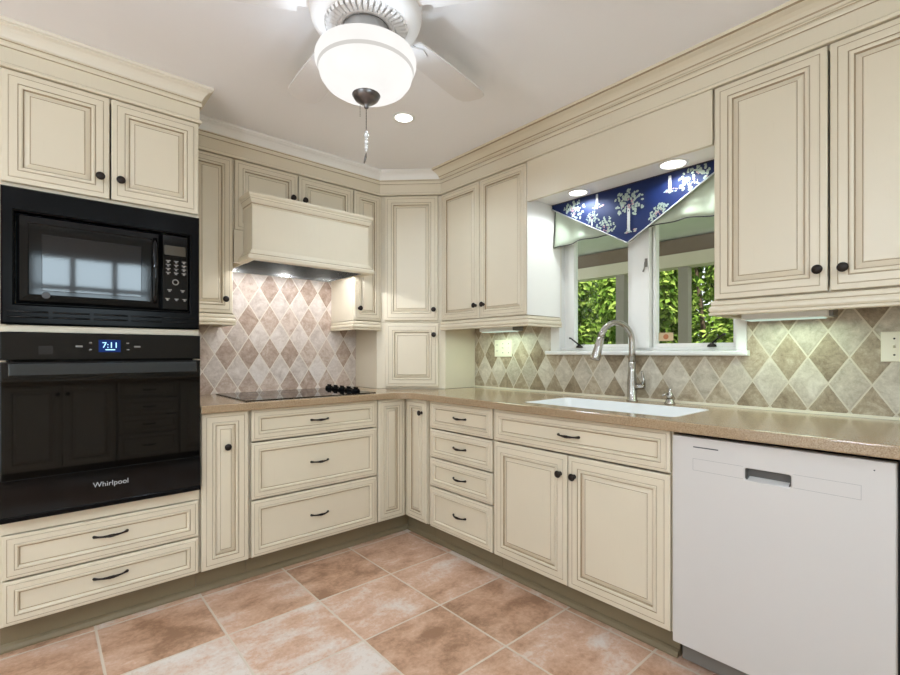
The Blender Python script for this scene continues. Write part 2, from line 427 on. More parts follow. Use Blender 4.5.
# ------------------------------------------------------------------ crown and frieze (trim)
EPS = .03
fz = [(-.6, 88.55), (.22, 88.55), (.30, 88.7), (.30, 88.95), (.18, 89.15), (.05, 89.2), (.0, 89.26), (0, 91.45), (.06, 91.5), (.28, 91.55), (.36, 91.75), (.36, 92.1), (.22, 92.35), (.3, 92.5), (.3, 92.68), (-.6, 92.68)]
cr = [(-.6, 92.7), (.42, 92.7), (.55, 92.85), (.60, 93.0), (.72, 93.2), (1.0, 93.6), (1.45, 94.0), (1.95, 94.22), (2.1, 94.3), (2.1, 94.42), (2.45, 94.5), (2.5, 94.6), (2.5, CZ - .01), (-.6, CZ - .01)]
crs = [(o * .8, z) if o > 0 else (o, z) for o, z in cr]
pl = [(-71.5, -12.9), (-24.75, -12.9), (-12.9, -24.75)]
struct('trim_1', MB().sweep([(-99.2, -24.9), (-72.05, -24.9), (-72.05, -13.0)], fz, 0, (5, 8, 12)), CG, None, 'cream frieze board above the oven cabinet doors', 'frieze')
struct('trim_2', MB().sweep([(-99.2, -24.9), (-72.05, -24.9), (-72.05, -12.0)], crs, 0), 'crown_cream', None, 'crown moulding above the oven cabinet', 'crown moulding')
struct('trim_3', MB().sweep(pl, fz, 0, (5, 8, 12)), CG, None, 'cream frieze board above the hood and corner wall cabinets', 'frieze')
struct('trim_4', MB().sweep(pl, [(o * .75, z) if o > 0 else (o, z) for o, z in cr], 0), 'white_paint', None, 'white crown moulding above the hood and corner wall cabinets', 'crown moulding')
pr = [(-12.9, -24.75), (-12.9, -132)]
struct('trim_5', MB().sweep(pr, fz, 0, (5, 8, 12)), CG, None, 'cream frieze board above the sink and window', 'frieze')
struct('trim_6', MB().sweep([(-12.9, -22.6), (-12.9, -132)], [(o * 1.22, z) if o > 0 else (o, z) for o, z in cr], 0, (3, 9)), CG, None, 'wide cream crown moulding along the window wall', 'crown moulding')
# board closing the space over the window between the wall cabinets
struct('trim_7', MB(RIGHT).box(54.32, 92.38, 12.1, 12.85, 79.6, 88.5), 'cream', None, 'plain cream board above the window between wall cabinets', 'panel')
struct('trim_8', MB(RIGHT).box(54.32, 92.38, .02, 12.08, 80.4, 81.1), 'white_paint', None, 'white soffit above the window', 'soffit')

# ------------------------------------------------------------------ oven tower
x0, x1 = -99.0, -72.05
t = thing('oven_cabinet', 'tall cream oven cabinet with two doors above and two drawers below', 'cabinet', (-85.5, -12, 0))
b = MB(LEFT)
b.box(x0, x0 + .75, .1, BN, 4.6, 88.5); b.box(x1 - .75, x1, .1, BN, 4.6, 88.5)
b.box(x0 + .75, x1 - .75, .1, .6, 4.6, 88.5)
b.box(x0 + .75, x1 - .75, .6, BN, 18.6, 20.5); b.box(x0 + .75, x1 - .75, .6, BN, 4.6, 5.3); b.box(x0 + .75, x1 - .75, .6, BN + .35, 49.1, 50.1); b.box(x0 + .75, x1 - .75, .6, BN, 71.0, 71.7); b.box(x0 + .75, x1 - .75, .6, BN, 87.8, 88.5)
b.box(x0, x1, BN, BN + .35, 18.55, 20.5)
obj('body', b, 'cream', t)
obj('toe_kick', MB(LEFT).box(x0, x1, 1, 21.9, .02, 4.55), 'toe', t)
door(t, LEFT, -98.8, -85.65, 71.6, 88.42, BN, .95, (-86.96, 74.9))
door(t, LEFT, -85.4, -72.2, 71.6, 88.42, BN, .95, (-84.18, 74.9))
drawer(t, LEFT, -98.7, -72.2, 11.75, 18.4, BN, 15.5, 4.5)
drawer(t, LEFT, -98.7, -72.2, 4.85, 11.5, BN, 8.6, 4.5)

# text helper
def text_mesh(parent, name, s, fr, u, n, z, size, mat, align='CENTER', ext=.01):
    cu = bpy.data.curves.new(name, 'FONT'); cu.body = s; cu.size = size; cu.align_x = align; cu.align_y = 'CENTER'; cu.extrude = ext
    tmp = bpy.data.objects.new(name + '_tmp', cu); col.objects.link(tmp)
    bpy.context.view_layer.update()
    me = bpy.data.meshes.new_from_object(tmp.evaluated_get(bpy.context.evaluated_depsgraph_get()))
    bpy.data.objects.remove(tmp)
    mb = MB(fr)
    for v in me.vertices: mb.pt(u + v.co.x, n + v.co.z, z + v.co.y)
    for p in me.polygons: mb.face(p.vertices)
    bpy.data.meshes.remove(me)
    return obj(name, mb, mat, parent, recalc=False)

# microwave with its trim kit
t = thing('microwave', 'black built-in microwave with trim frame above the wall oven', 'microwave', (-85.5, -20, 50.2))
n0 = BN + .05
b = MB(LEFT)
A0, A1, B0, B1 = -98.85, -72.1, 50.2, 70.9
C0, C1, D0, D1 = -97.3, -73.7, 53.3, 67.3
def frame_rings(mb, o, i, n_back, n_front, n_in, m=0, ease=.25):
    (a0, a1, b0, b1), (c0, c1, d0, d1) = o, i
    L = []
    for (p0, p1, q0, q1), n in (((a0, a1, b0, b1), n_back), ((a0, a1, b0, b1), n_front - ease), ((a0 + ease, a1 - ease, b0 + ease, b1 - ease), n_front),
                                ((c0 - ease, c1 + ease, d0 - ease, d1 + ease), n_front), ((c0, c1, d0, d1), n_front - ease), ((c0, c1, d0, d1), n_in)):
        L.append([mb.pt(u, n, z) for u, z in ((p0, q0), (p1, q0), (p1, q1), (p0, q1))])
    for x, y in zip(L, L[1:]):
        for j in range(4): mb.face((x[j], x[(j + 1) % 4], y[(j + 1) % 4], y[j]), m)
    for j in range(4): mb.face((L[-1][j], L[-1][(j + 1) % 4], L[0][(j + 1) % 4], L[0][j]), m)
frame_rings(b, (A0, A1, B0, B1), (C0, C1, D0, D1), n0, n0 + 1.0, n0)
obj('trim_frame', b, 'black_satin', t)
b = MB(LEFT)
for (u0, u1) in ((-98.1, -93.4), (-92.9, -88.3), (-87.8, -83.2), (-82.7, -78.2), (-77.7, -72.9)):
    for z in (51.35, 52.15):
        b.tube([(u0, n0 + 1.0, z), (u1, n0 + 1.0, z)], .16, 6)
obj('vent_louver', b, 'black', t)
obj('body', MB(LEFT).box(-97.2, -73.8, 6, n0 - .1, 53.4, 67.2), 'black_satin', t)
d = obj('door', MB(LEFT).rings(-97.1, -78.3, 53.5, 67.1, [(0, n0 - .05, 0), (0, n0 + .5, 0), (.35, n0 + .85, 0), (1.3, n0 + .95, 0), (1.4, n0 + .85, 0)]), 'black', t)
obj('window', MB(LEFT).rings(-94.2, -81.2, 55.5, 64.2, [(0, n0 + .8, 0), (0, n0 + .9, 0), (.06, n0 + .93, 0)]), 'smoke_glass', d)
b = MB(LEFT); pts = []
for k in range(9):
    s_ = k / 8; pts.append((-79.2, n0 + .75 + .65 * math.sin(PI * s_), 54.6 + 11.4 * s_))
obj('handle', b.tube(pts, [.35, .45, .5, .52, .52, .52, .5, .45, .35], 10), 'black', d)
e = MB(LEFT).lathe((-93.7, n0 + .9, 54.8), [(.52, 0), (.52, .06), (.42, .08)], 20, 'n')
obj('emblem', e, 'mark_dark', d)
cp = obj('control_panel', MB(LEFT).rings(-78.15, -73.85, 53.5, 67.1, [(0, n0 - .05, 0), (0, n0 + .5, 0), (.2, n0 + .75, 0), (.3, n0 + .78, 0)]), 'black', t)
obj('display', MB(LEFT).box(-77.75, -74.4, n0 + .75, n0 + .82, 63.4, 65.1), 'lcd_amber', cp)
def key(u, z, two):
    b = MB(LEFT); b.box(u, u + .72, n0 + .77, n0 + .80, z, z + .16)
    if two: b.box(u + .18, u + .52, n0 + .77, n0 + .80, z - .28, z + .01)
    obj('button', b, 'grey_plastic', cp)
for z in (62.3, 61.6, 60.9, 60.2):
    for c in range(3): key(-77.5 + c * 1.25, z, True)
obj('dial_ring', MB(LEFT).lathe((-76.0, n0 + .77, 58.6), [(.55, 0), (.55, .04), (.36, .04), (.36, .0)], 20, 'n', cap=False), 'grey_plastic', cp)
for u, z in ((-77.3, 57.1), (-75.2, 57.1), (-77.6, 55.5), (-76.2, 55.5), (-74.9, 55.5)): key(u, z, True)

# wall oven
t = thing('wall_oven', 'black glass wall oven with clock display below the microwave', 'oven', (-85.5, -20, 20.6))
n0 = BN + .4
obj('body', MB(LEFT).box(-98.0, -73.0, 3, BN - .02, 20.9, 48.9), 'black_satin', t)
cp = obj('control_panel', MB(LEFT).rbox(-98.9, -72.15, n0, n0 + 1.3, 44.75, 49.0, .12), 'oven_glass', t)
nf = n0 + 1.3
obj('display', MB(LEFT).box(-87.2, -84.25, nf, nf + .03, 46.0, 48.0), 'lcd', cp)
text_mesh(cp, 'clock_digits', '7:11', LEFT, -85.65, nf + .045, 47.1, 1.3, 'digit')
obj('display_line', MB(LEFT).box(-86.3, -85.0, nf + .03, nf + .045, 46.32, 46.46), 'digit', cp)
for u, z in ((-88.25, 47.5), (-88.25, 46.4), (-83.25, 47.5), (-83.25, 46.4)): obj('button', MB(LEFT).box(u - .18, u + .18, nf - .01, nf + .02, z - .1, z + .1), 'grey_plastic', cp)
for u in (-89.7, -81.9): obj('button', MB(LEFT).box(u - .45, u + .45, nf - .01, nf + .02, 46.78, 47.05), 'grey_plastic', cp)
obj('reader_window', MB(LEFT).box(-94.6, -92.9, nf, nf + .03, 45.65, 46.95), 'smoke_glass', cp)
d = obj('door', MB(LEFT).rbox(-98.9, -72.15, n0, n0 + 1.4, 20.65, 44.5, .15), 'oven_glass', t)
nd = n0 + 1.4
obj('lower_panel', MB(LEFT).rbox(-98.9, -72.15, nd, nd + .12, 21.6, 26.9, .06), 'black', d)
obj('bottom_lip', MB(LEFT).rbox(-98.9, -72.15, nd, nd + .25, 20.65, 21.45, .1), 'black_satin', d)
h = MB(LEFT).rbox(-97.9, -73.2, nd + 1.1, nd + 1.9, 42.5, 44.3, .2)
for u in (-97.5, -74.2): h.box(u, u + .7, nd, nd + 1.15, 42.9, 43.9)
obj('handle', h, 'handle_glass', d)
text_mesh(d, 'logo', 'Whirlpool', LEFT, -85.55, nd + .13, 24.35, 1.15, 'mark')

# ------------------------------------------------------------------ base cabinets, cooking wall
ZB, ZT = 4.8, 34.4
t = thing('base_cabinet', 'narrow cream base cabinet with one knob beside the oven cabinet', 'cabinet', (-67.5, -12, 0))
carcass(t, LEFT, -71.95, -62.95, BN, 4.6, 34.45)
door(t, LEFT, -71.7, -63.2, ZB, ZT, BN, .95, (-67.25, 27.75))
t = thing('base_cabinet', 'wide cream base cabinet of three drawers under the cooktop', 'cabinet', (-48, -12, 0))
carcass(t, LEFT, -62.9, -33.05, BN, 4.6, 34.45)
for a, b_ in ((28.05, ZT), (16.35, 27.75), (ZB, 16.05)): drawer(t, LEFT, -62.6, -33.3, a, b_, BN)
t = thing('base_cabinet', 'cream corner base cabinet with two narrow doors folding inward', 'cabinet', (-16, -16, 0))
b = MB(); b.prism([(-33, -.35), (-33, -24.1), (-24.1, -24.1), (-24.1, -33.3), (-.35, -33.3), (-.35, -.35)], 4.6, 34.45)
obj('body', b, 'cream', t)
obj('toe_kick', MB().prism([(-33, -1), (-33, -21.9), (-21.9, -21.9), (-21.9, -33.3), (-1, -33.3), (-1, -1)], .02, 4.55), 'toe', t)
door(t, LEFT, -32.85, -25.05, ZB, ZT, BN, .85)
door(t, RIGHT, 25.05, 33.2, ZB, ZT, BN, .85, (31.55, 31.3))
# window wall
t = thing('base_cabinet', 'cream base cabinet with a stack of four small drawers', 'cabinet', (-12, -44.5, 0))
carcass(t, RIGHT, 33.4, 55.05, BN, 4.6, 34.45)
for a, b_ in ((28.1, ZT), (21.3, 27.8), (14.5, 21.0), (ZB, 14.2)): drawer(t, RIGHT, 34.7, 54.85, a, b_, BN, None, 3.9, .9)
t = thing('sink_cabinet', 'wide cream sink cabinet with two doors under one long drawer front', 'cabinet', (-12, -73, 0))
b = MB(RIGHT); b.box(55.15, 55.9, .35, BN, 4.6, 34.45); b.box(90.35, 91.1, .35, BN, 4.6, 34.45); b.box(55.9, 90.35, .35, 1.1, 4.6, 34.45); b.box(55.9, 90.35, 1.1, BN - .8, 4.6, 5.4); b.box(55.9, 90.35, BN - 1.1, BN - .3, 33.7, 34.45)
obj('body', b, 'cream', t); obj('toe_kick', MB(RIGHT).box(55.15, 91.1, 1.35, 21.9, .02, 4.55), 'toe', t)
drawer(t, RIGHT, 55.4, 90.85, 28.1, ZT, BN, None, 4.2, 1., 'drawer_front')
door(t, RIGHT, 55.4, 72.95, ZB, 27.8, BN, 1., (71.62, 24.4))
door(t, RIGHT, 73.15, 90.85, ZB, 27.8, BN, 1., (74.5, 24.4))

# dishwasher
t = thing('dishwasher', 'white dishwasher at the right end of the sink counter', 'dishwasher', (-12, -103, 0))
obj('body', MB(RIGHT).box(91.5, 115.2, 2, BN - .5, 3.8, 33.9), 'black_matte', t)
u0, u1, z0, z1 = 91.25, 115.1, 3.75, 33.95
h0, h1, g0, g1 = 100.6, 105.6, 29.25, 30.75
b = MB(RIGHT); n1 = BN + .85
L = []
def rr(a0, a1, b0, b1, r, n, seg=5):
    out = []
    for cx, cz, st in ((a1 - r, b0 + r, -90), (a1 - r, b1 - r, 0), (a0 + r, b1 - r, 90), (a0 + r, b0 + r, 180)):
        for k in range(seg + 1):
            a = math.radians(st + 90 * k / seg); out.append(b.pt(cx + r * math.cos(a), n, cz + r * math.sin(a)))
    return out
L = [rr(u0, u1, z0, z1, .15, BN - .4), rr(u0, u1, z0, z1, .15, n1 - .15), rr(u0 + .1, u1 - .1, z0 + .1, z1 - .1, .2, n1),
     rr(h0 - .15, h1 + .15, g0 - .15, g1 + .1, .3, n1), rr(h0, h1, g0, g1, .25, n1 - .15), rr(h0 + .1, h1 - .1, g0 + .35, g1 - .05, .2, n1 - 1.0)]
b.face(L[0][::-1])
for a, c in zip(L, L[1:]):
    for k in range(len(a)): b.face((a[k], a[(k + 1) % len(a)], c[(k + 1) % len(a)], c[k]), 1 if c is L[5] and k != len(a) - 1 else 0)
b.face(L[-1], 1)
d = obj('door', b, ['appliance_white', 'pocket_grey'], t)
b = MB(RIGHT); a0, a1, c0, c1, w_ = 94.1, 112.2, 29.28, 30.95, .035
for (p0, p1, r0, r1) in ((a0, h0 - .2, c1 - w_, c1), (h1 + .2, a1, c1 - w_, c1), (a0, h0 - .2, c0, c0 + w_), (h1 + .2, a1, c0, c0 + w_), (a0, a0 + w_, c0, c1), (a1 - w_, a1, c0, c1)):
    obj('panel_line', MB(RIGHT).box(p0, p1, n1 - .02, n1 + .008, r0, r1), 'groove', d)
obj('badge', MB(RIGHT).box(94.15, 97.4, n1 - .02, n1 + .03, 32.5, 32.66), 'mark_dark', d)
obj('indicator_light', MB(RIGHT).lathe((113.3, n1, 32.85), [(.08, 0), (.08, .02), (0, .03)], 10, 'n'), 'mark_dark', d)
obj('toe_plate', MB(RIGHT).box(91.6, 115.0, 18, BN - 1.8, .3, 3.6), 'grey_plastic', t)
obj('screw', MB(RIGHT).lathe((92.6, BN - 1.8, 3.0), [(.2, 0), (.2, .1), (.05, .14)], 10, 'n'), 'black_matte', t)
# end panel that carries the counter past the dishwasher
t = thing('end_panel', 'cream end panel supporting the counter beside the dishwasher', 'panel', (-12, -117.5, 0))
obj('body', MB(RIGHT).box(116.6, 118.0, .35, BN, 0.02, 34.45), 'cream', t)

# ------------------------------------------------------------------ countertop with sink opening
SK = (-21.6, -5.9, -90.0, -59.9)     # x0,x1,y0,y1 of the opening
bm = bmesh.new()
def arc(cx, cy, r, a0, a1, seg=6): return [(cx + r * math.cos(math.radians(a0 + (a1 - a0) * k / seg)), cy + r * math.sin(math.radians(a0 + (a1 - a0) * k / seg))) for k in range(seg + 1)]
outer = [(-72.0, -.03), (-72.0, -26.0)] + arc(-30, -30, 4.0, 90, 0, 8) + [(-26.0, -119.0), (-.03, -119.0), (-.03, -.03)]
r = 1.6
inner = arc(SK[1] - r, SK[3] - r, r, 0, 90) + arc(SK[0] + r, SK[3] - r, r, 90, 180) + arc(SK[0] + r, SK[2] + r, r, 180, 270) + arc(SK[1] - r, SK[2] + r, r, 270, 360)
loops = []
for lp in (outer, inner):
    vs = [bm.verts.new((x * S, y * S, 36 * S)) for x, y in lp]; loops.append(vs)
es = [bm.edges.new((vs[k], vs[(k + 1) % len(vs)])) for vs in loops for k in range(len(vs))]
bmesh.ops.triangle_fill(bm, use_beauty=True, use_dissolve=False, edges=es)
geo = bmesh.ops.extrude_face_region(bm, geom=bm.faces[:])
bmesh.ops.translate(bm, vec=(0, 0, -1.52 * S), verts=[g for g in geo['geom'] if isinstance(g, bmesh.types.BMVert)])
bmesh.ops.recalc_face_normals(bm, faces=bm.faces)
me = bpy.data.meshes.new('countertop'); bm.to_mesh(me); bm.free(); me.materials.append(M['counter'])
ct = bpy.data.objects.new('countertop', me); col.objects.link(ct)
md = ct.modifiers.new('ease', 'BEVEL'); md.width = .22 * S; md.segments = 3; md.limit_method = 'ANGLE'; md.angle_limit = math.radians(50)
tag(ct, 'tan speckled countertop running round the corner under both backsplashes', 'countertop')

# sink
t = thing('sink', 'white undermount sink set in the countertop below the window', 'sink', (-13.5, -74.9, 26))
def rloop(mb, x0, x1, y0, y1, r, z, seg=6):
    return [mb.raw((x, y, z)) for x, y in arc(x1 - r, y1 - r, r, 0, 90, seg) + arc(x0 + r, y1 - r, r, 90, 180, seg) + arc(x0 + r, y0 + r, r, 180, 270, seg) + arc(x1 - r, y0 + r, r, 270, 360, seg)]
def bowl(y0, y1, name):
    b = MB(); x0, x1 = SK[0] + .04, SK[1] - .04
    LL = [rloop(b, x0, x1, y0, y1, 1.55, 27.6), rloop(b, x0, x1, y0, y1, 1.55, 35.92), rloop(b, x0 + .35, x1 - .35, y0 + .35, y1 - .35, 1.3, 35.92),
          rloop(b, x0 + .7, x1 - .7, y0 + .7, y1 - .7, 1.6, 29.2), rloop(b, x0 + 1.6, x1 - 1.6, y0 + 1.6, y1 - 1.6, 1.2, 28.3)]
    for a, c in zip(LL, LL[1:]):
        for k in range(len(a)): b.face((a[k], a[(k + 1) % len(a)], c[(k + 1) % len(a)], c[k]), 0, c in (LL[4],))
    b.face(LL[-1]); b.face(LL[0][::-1])
    return obj(name, b, 'sink', t)
bowl(SK[2] + .04, SK[3] - .04, 'basin')
obj('divider', MB().box(SK[0] + 1.1, SK[1] - 1.1, -75.4, -74.4, 28.35, 32.2), 'sink', t)
for y in (-83, -68): obj('drain', MB().lathe((-13.5, y, 28.31), [(1.7, 0), (1.7, .06), (1.3, .1), (1.1, .02)], 24), 'steel', t)

# faucet
t = thing('faucet', 'tall brushed nickel gooseneck faucet behind the sink', 'faucet', (-3.0, -73.6, 36))
fx, fy = -3.0, -73.7
obj('base', MB().lathe((fx, fy, 36), [(1.15, .0), (1.15, .12), (.98, .3), (.98, 3.6), (.9, 4.6), (.78, 6.0), (.72, 8)], 20), 'nickel', t)
dirx, diry = -.93, .37
pts = [(fx, fy, 43.8), (fx, fy, 46), (fx, fy, 47.8)]
R_ = 3.9
for k in range(1, 15):
    a = math.radians(12 * k); pts.append((fx + dirx * R_ * (1 - math.cos(a)), fy + diry * R_ * (1 - math.cos(a)), 48.0 + R_ * 1.02 * math.sin(a)))
rad = [.72, .66, .62] + [.60] * 14
obj('spout', MB().tube(pts, rad, 14, 0, True), 'nickel', t)
ex, ey, ez = pts[-1]; ux, uy, uz = (Vector(pts[-1]) - Vector(pts[-2])).normalized()
hp = [(ex + ux * s_, ey + uy * s_, ez + uz * s_) for s_ in (-.1, .1, 2.2, 4.2, 4.6)]
obj('spray_head', MB().tube(hp, [.64, .72, .82, .98, .9], 14, 0, True), 'nickel', t)
hx = MB().tube([(fx, fy, 38.9), (fx + .2, fy - 1.6, 38.95), (fx + .3, fy - 2.5, 39.0)], [.62, .62, .5], 12, 0, True)
obj('lever_hub', hx, 'nickel', t)
obj('lever', MB().tube([(fx + .25, fy - 2.2, 39.0), (fx + .2, fy - 2.35, 40.2), (fx, fy - 2.1, 42.2)], [.5, .34, .2], 10, 0, True), 'nickel', t)
t = thing('soap_dispenser', 'small nickel soap dispenser right of the faucet', 'soap dispenser', (-3.3, -81.5, 36))
obj('base', MB().lathe((-3.3, -81.5, 36), [(1.0, 0), (1.0, .15), (.8, .45), (.72, .9), (.55, 1.0)], 18), 'nickel', t)
obj('pump', MB().lathe((-3.3, -81.5, 36.95), [(.5, 0), (.62, .2), (.62, .9), (.45, 1.15), (.28, 1.5), (.28, 1.9), (.12, 2.1)], 16).tube([(-3.3, -81.5, 37.8), (-4.3, -81.2, 38.0), (-5.2, -81.0, 37.7)], [.25, .22, .18], 8, 0, True), 'nickel', t)

# cooktop
t = thing('cooktop', 'black glass electric cooktop set in the counter under the hood', 'cooktop', (-48, -12.5, 36))
obj('glass_top', MB(LEFT).rings(-63.2, -32.7, -23.6 * -1 - 21.6, 23.4, [(0, 0, 0)]) if False else MB().box(-63.2, -32.7, -23.4, -2.0, 36.01, 36.22), 'oven_glass', t)
b = MB()
for cx, cy, r_ in ((-57.5, -17.5, 4.3), (-57.2, -7.3, 3.2), (-46, -17.8, 3.2), (-46, -7.3, 4.3)):
    b.lathe((cx, cy, 36.22), [(r_, 0), (r_, .012), (r_ - .06, .012), (r_ - .06, 0)], 36, cap=False)
obj('burner_ring', b, 'mark_dark', t)
for k, (kx, ky) in enumerate(((-35.5, -4.6), (-35.5, -8.1), (-35.5, -11.6), (-35.5, -15.1), (-35.5, -18.6))):
    b = MB().lathe((kx, ky, 36.22), [(1.05, 0), (1.1, .15), (.95, .6), (.8, .72), (0, .72)], 20)
    b.box(kx - .16, kx + .16, ky - .85, ky + .85, 36.9, 37.35)
    obj('knob', b, 'black_satin', t)

# ------------------------------------------------------------------ wall cabinets, cooking wall
UB, UT = 54.45, 88.42
t = thing('wall_cabinet', 'narrow cream wall cabinet between the oven cabinet and the hood', 'cabinet', (-67.3, -6, 52))
obj('body', hollow(MB(LEFT), -71.95, -62.45, .05, UN, 54.35, 88.5), 'cream', t)
door(t, LEFT, -71.7, -62.6, UB, UT, UN, .85, (-64.25, 57.45))
light_rail(t, [(-71.9, -12.5), (-62.6, -12.5), (-62.6, -.4)])
t = thing('wall_cabinet', 'cream wall cabinet with two doors behind the range hood top', 'cabinet', (-47.6, -6, 66))
obj('body', hollow(MB(LEFT), -62.4, -32.75, .05, UN, 71.0, 88.5), 'cream', t)
for a_, c_ in ((-62.4, -60.45), (-31.85, -32.7)): obj('filler_strip', MB(LEFT).box(min(a_, c_), max(a_, c_), UN - .6, UN + .8, 65.8, 72.9), 'cream', t)
door(t, LEFT, -62.2, -47.85, 73.0, UT, UN, .85, (-49.2, 82.6))
door(t, LEFT, -47.6, -32.9, 73.0, UT, UN, .85, (-46.25, 82.6))
t = thing('wall_cabinet', 'narrow cream wall cabinet between the hood and the corner cabinet', 'cabinet', (-28.8, -6, 52))
obj('body', hollow(MB(LEFT), -32.7, -25.0, .05, UN, 54.35, 88.5), 'cream', t)
door(t, LEFT, -32.55, -24.25, UB, UT, UN, .8, (-31.2, 57.55))
light_rail(t, [(-32.5, -.4), (-32.5, -12.5), (-24.6, -12.5)])
# diagonal corner units
cd = 37.6 * q - .8
def diag_body(mb, z0, z1):
    e = cd * math.sqrt(2) - UN - .35
    return mb.prism([(-.35, -.35), (-24.9, -.35), (-24.9, -e + 11.6), (-24.9, -(cd * math.sqrt(2) - 24.9)), (-(cd * math.sqrt(2) - 24.9), -24.9), (-.35, -24.9)], z0, z1)
t = thing('corner_wall_cabinet', 'diagonal cream corner wall cabinet with tall single door', 'cabinet', (-12, -12, 54))
b = MB(); b.prism([(-.35, -.35), (-24.9, -.35), (-24.9, -(cd / q - 24.9)), (-(cd / q - 24.9), -24.9), (-.35, -24.9)], 54.1, 88.5)
obj('body', b, 'cream', t)
door(t, DIAG, -7.15, 7.45, 54.6, UT, cd, .95, (6.35, 57.5))
t = thing('corner_cabinet', 'short diagonal cream corner cabinet standing on the counter', 'cabinet', (-12, -12, 36.05))
b = MB(); b.prism([(-.35, -.35), (-24.9, -.35), (-24.9, -(cd / q - 24.9)), (-(cd / q - 24.9), -24.9), (-.35, -24.9)], 36.05, 54.05)
obj('body', b, 'cream', t)
door(t, DIAG, -6.85, 7.6, 36.6, 53.8, cd, .95, (6.4, 50.7))
# window wall units
t = thing('wall_cabinet', 'cream two-door wall cabinet left of the window', 'cabinet', (-6, -39.6, 52))
obj('body', hollow(MB(RIGHT), 24.95, 54.25, .05, UN, 54.35, 88.5), ['cream'], t)
obj('side_panel', MB(RIGHT).box(54.26, 54.31, .32, UN + .75, 54.35, 88.5), 'white_paint', t)
door(t, RIGHT, 24.75, 39.0, UB, UT, UN, .75, (38.0, 57.6))
door(t, RIGHT, 39.2, 54.0, UB, UT, UN, .75, (40.75, 57.65))
light_rail(t, [(-12.5, -24.5), (-12.5, -54.1), (-.4, -54.1)])
t = thing('wall_cabinet', 'cream two-door wall cabinet right of the window', 'cabinet', (-6, -107, 52))
obj('body', hollow(MB(RIGHT), 92.45, 122.1, .05, UN, 54.35, 88.5), 'cream', t)
door(t, RIGHT, 92.7, 107.1, UB, UT, UN, 1., (106.1, 57.45))
door(t, RIGHT, 107.35, 121.9, UB, UT, UN, 1., (108.85, 57.4))
light_rail(t, [(-.4, -92.55), (-12.5, -92.55), (-12.5, -122.1)])

# under-cabinet light fixtures
def bar_light(u0, u1, label):
    t = thing('under_cabinet_light', label, 'light', (-5.5, -(u0 + u1) / 2, 52.5))
    obj('housing', MB(RIGHT).rbox(u0, u1, 3.6, 7.2, 51.3, 52.9, .3), 'trim_white', t)
    obj('lens', MB(RIGHT).box(u0 + .6, u1 - .8, 4.0, 6.8, 51.14, 51.29), 'tube_lens', t)
    obj('end_cap', MB(RIGHT).box(u1, u1 + .5, 3.7, 7.1, 51.35, 52.8), 'grey_plastic', t)
    obj('mounting_plate', MB(RIGHT).box(u0 + 1, u1 - 1, 4, 6.8, 52.9, 54.34), 'trim_white', t)
bar_light(94.8, 106.3, 'white light bar under the wall cabinet right of the window')
bar_light(33.5, 45, 'white light bar under the wall cabinet left of the window')

# ------------------------------------------------------------------ range hood
t = thing('range_hood', 'cream wooden range hood above the cooktop', 'range hood', (-47, -10, 65.7))
hx0, hx1, hn = -60.4, -31.9, 18.55
b = MB(LEFT); b.box(hx0, hx0 + .8, UN + .95, hn, 66.4, 79.6); b.box(hx1 - .8, hx1, UN + .95, hn, 66.4, 79.6); b.box(hx0 + .8, hx1 - .8, hn - .8, hn, 66.4, 79.6); b.box(hx0 + .8, hx1 - .8, UN + .95, hn - .8, 79.0, 79.6)
obj('body', b, 'white_paint' if False else 'cream', t)
pth = [(hx0, -13.0), (hx0, -hn), (hx1, -hn), (hx1, -13.0)]
obj('crown', MB().sweep(pth, [(-.5, 77.4), (.1, 77.4), (.18, 77.6), (.18, 77.9), (.28, 78.05), (.42, 78.3), (.6, 78.75), (.66, 78.8), (.66, 79.1), (.85, 79.3), (.98, 79.6), (.98, 80.0), (-.5, 80.0)], 0, (2, 6)), CG, t)
pth2 = [(hx0, -.4), (hx0, -hn), (hx1, -hn), (hx1, -.4)]
obj('base_moulding', MB().sweep([(hx0, -12.95), (hx0, -hn), (hx1, -hn), (hx1, -12.95)], [(-.6, 65.75), (1.05, 65.75), (1.15, 65.9), (1.15, 66.5), (1.0, 66.75), (.7, 67.0), (.5, 67.4), (.25, 67.75), (.1, 68.0), (-.6, 68.0)], 0, (4,)), CG, t)
b = MB(LEFT)   # stainless liner: a tray open downwards
u0, u1 = -60.0, -32.85
b.box(u0, u1, .33, .55, 65.6, 69.6); b.box(u0, u0 + .2, .55, hn - 1.0, 65.8, 69.6); b.box(u1 - .2, u1, .55, hn - 1.0, 65.8, 69.6)
b.box(u0 + .2, u1 - .2, hn - 1.2, hn - 1.0, 65.8, 69.6); b.box(u0 + .2, u1 - .2, .55, hn - 1.2, 69.4, 69.6)
obj('liner', b, 'steel', t)
for a_, c_ in ((-60.4, -60.02), (-32.8, -31.9)): obj('side_board', MB(LEFT).box(a_, c_, .33, UN + .9, 65.75, 70.9), 'cream', t)
obj('filter', MB(LEFT).box(-57, -37.5, 2.2, 12.0, 69.1, 69.38), 'black_satin', t)
for u in (-55.5, -40.0): obj('lamp', MB(LEFT).lathe((u, 15.5, 69.38), [(1.3, 0), (1.3, -.15), (1.1, -.2), (0, -.2)], 20), 'lamp_disc', t)

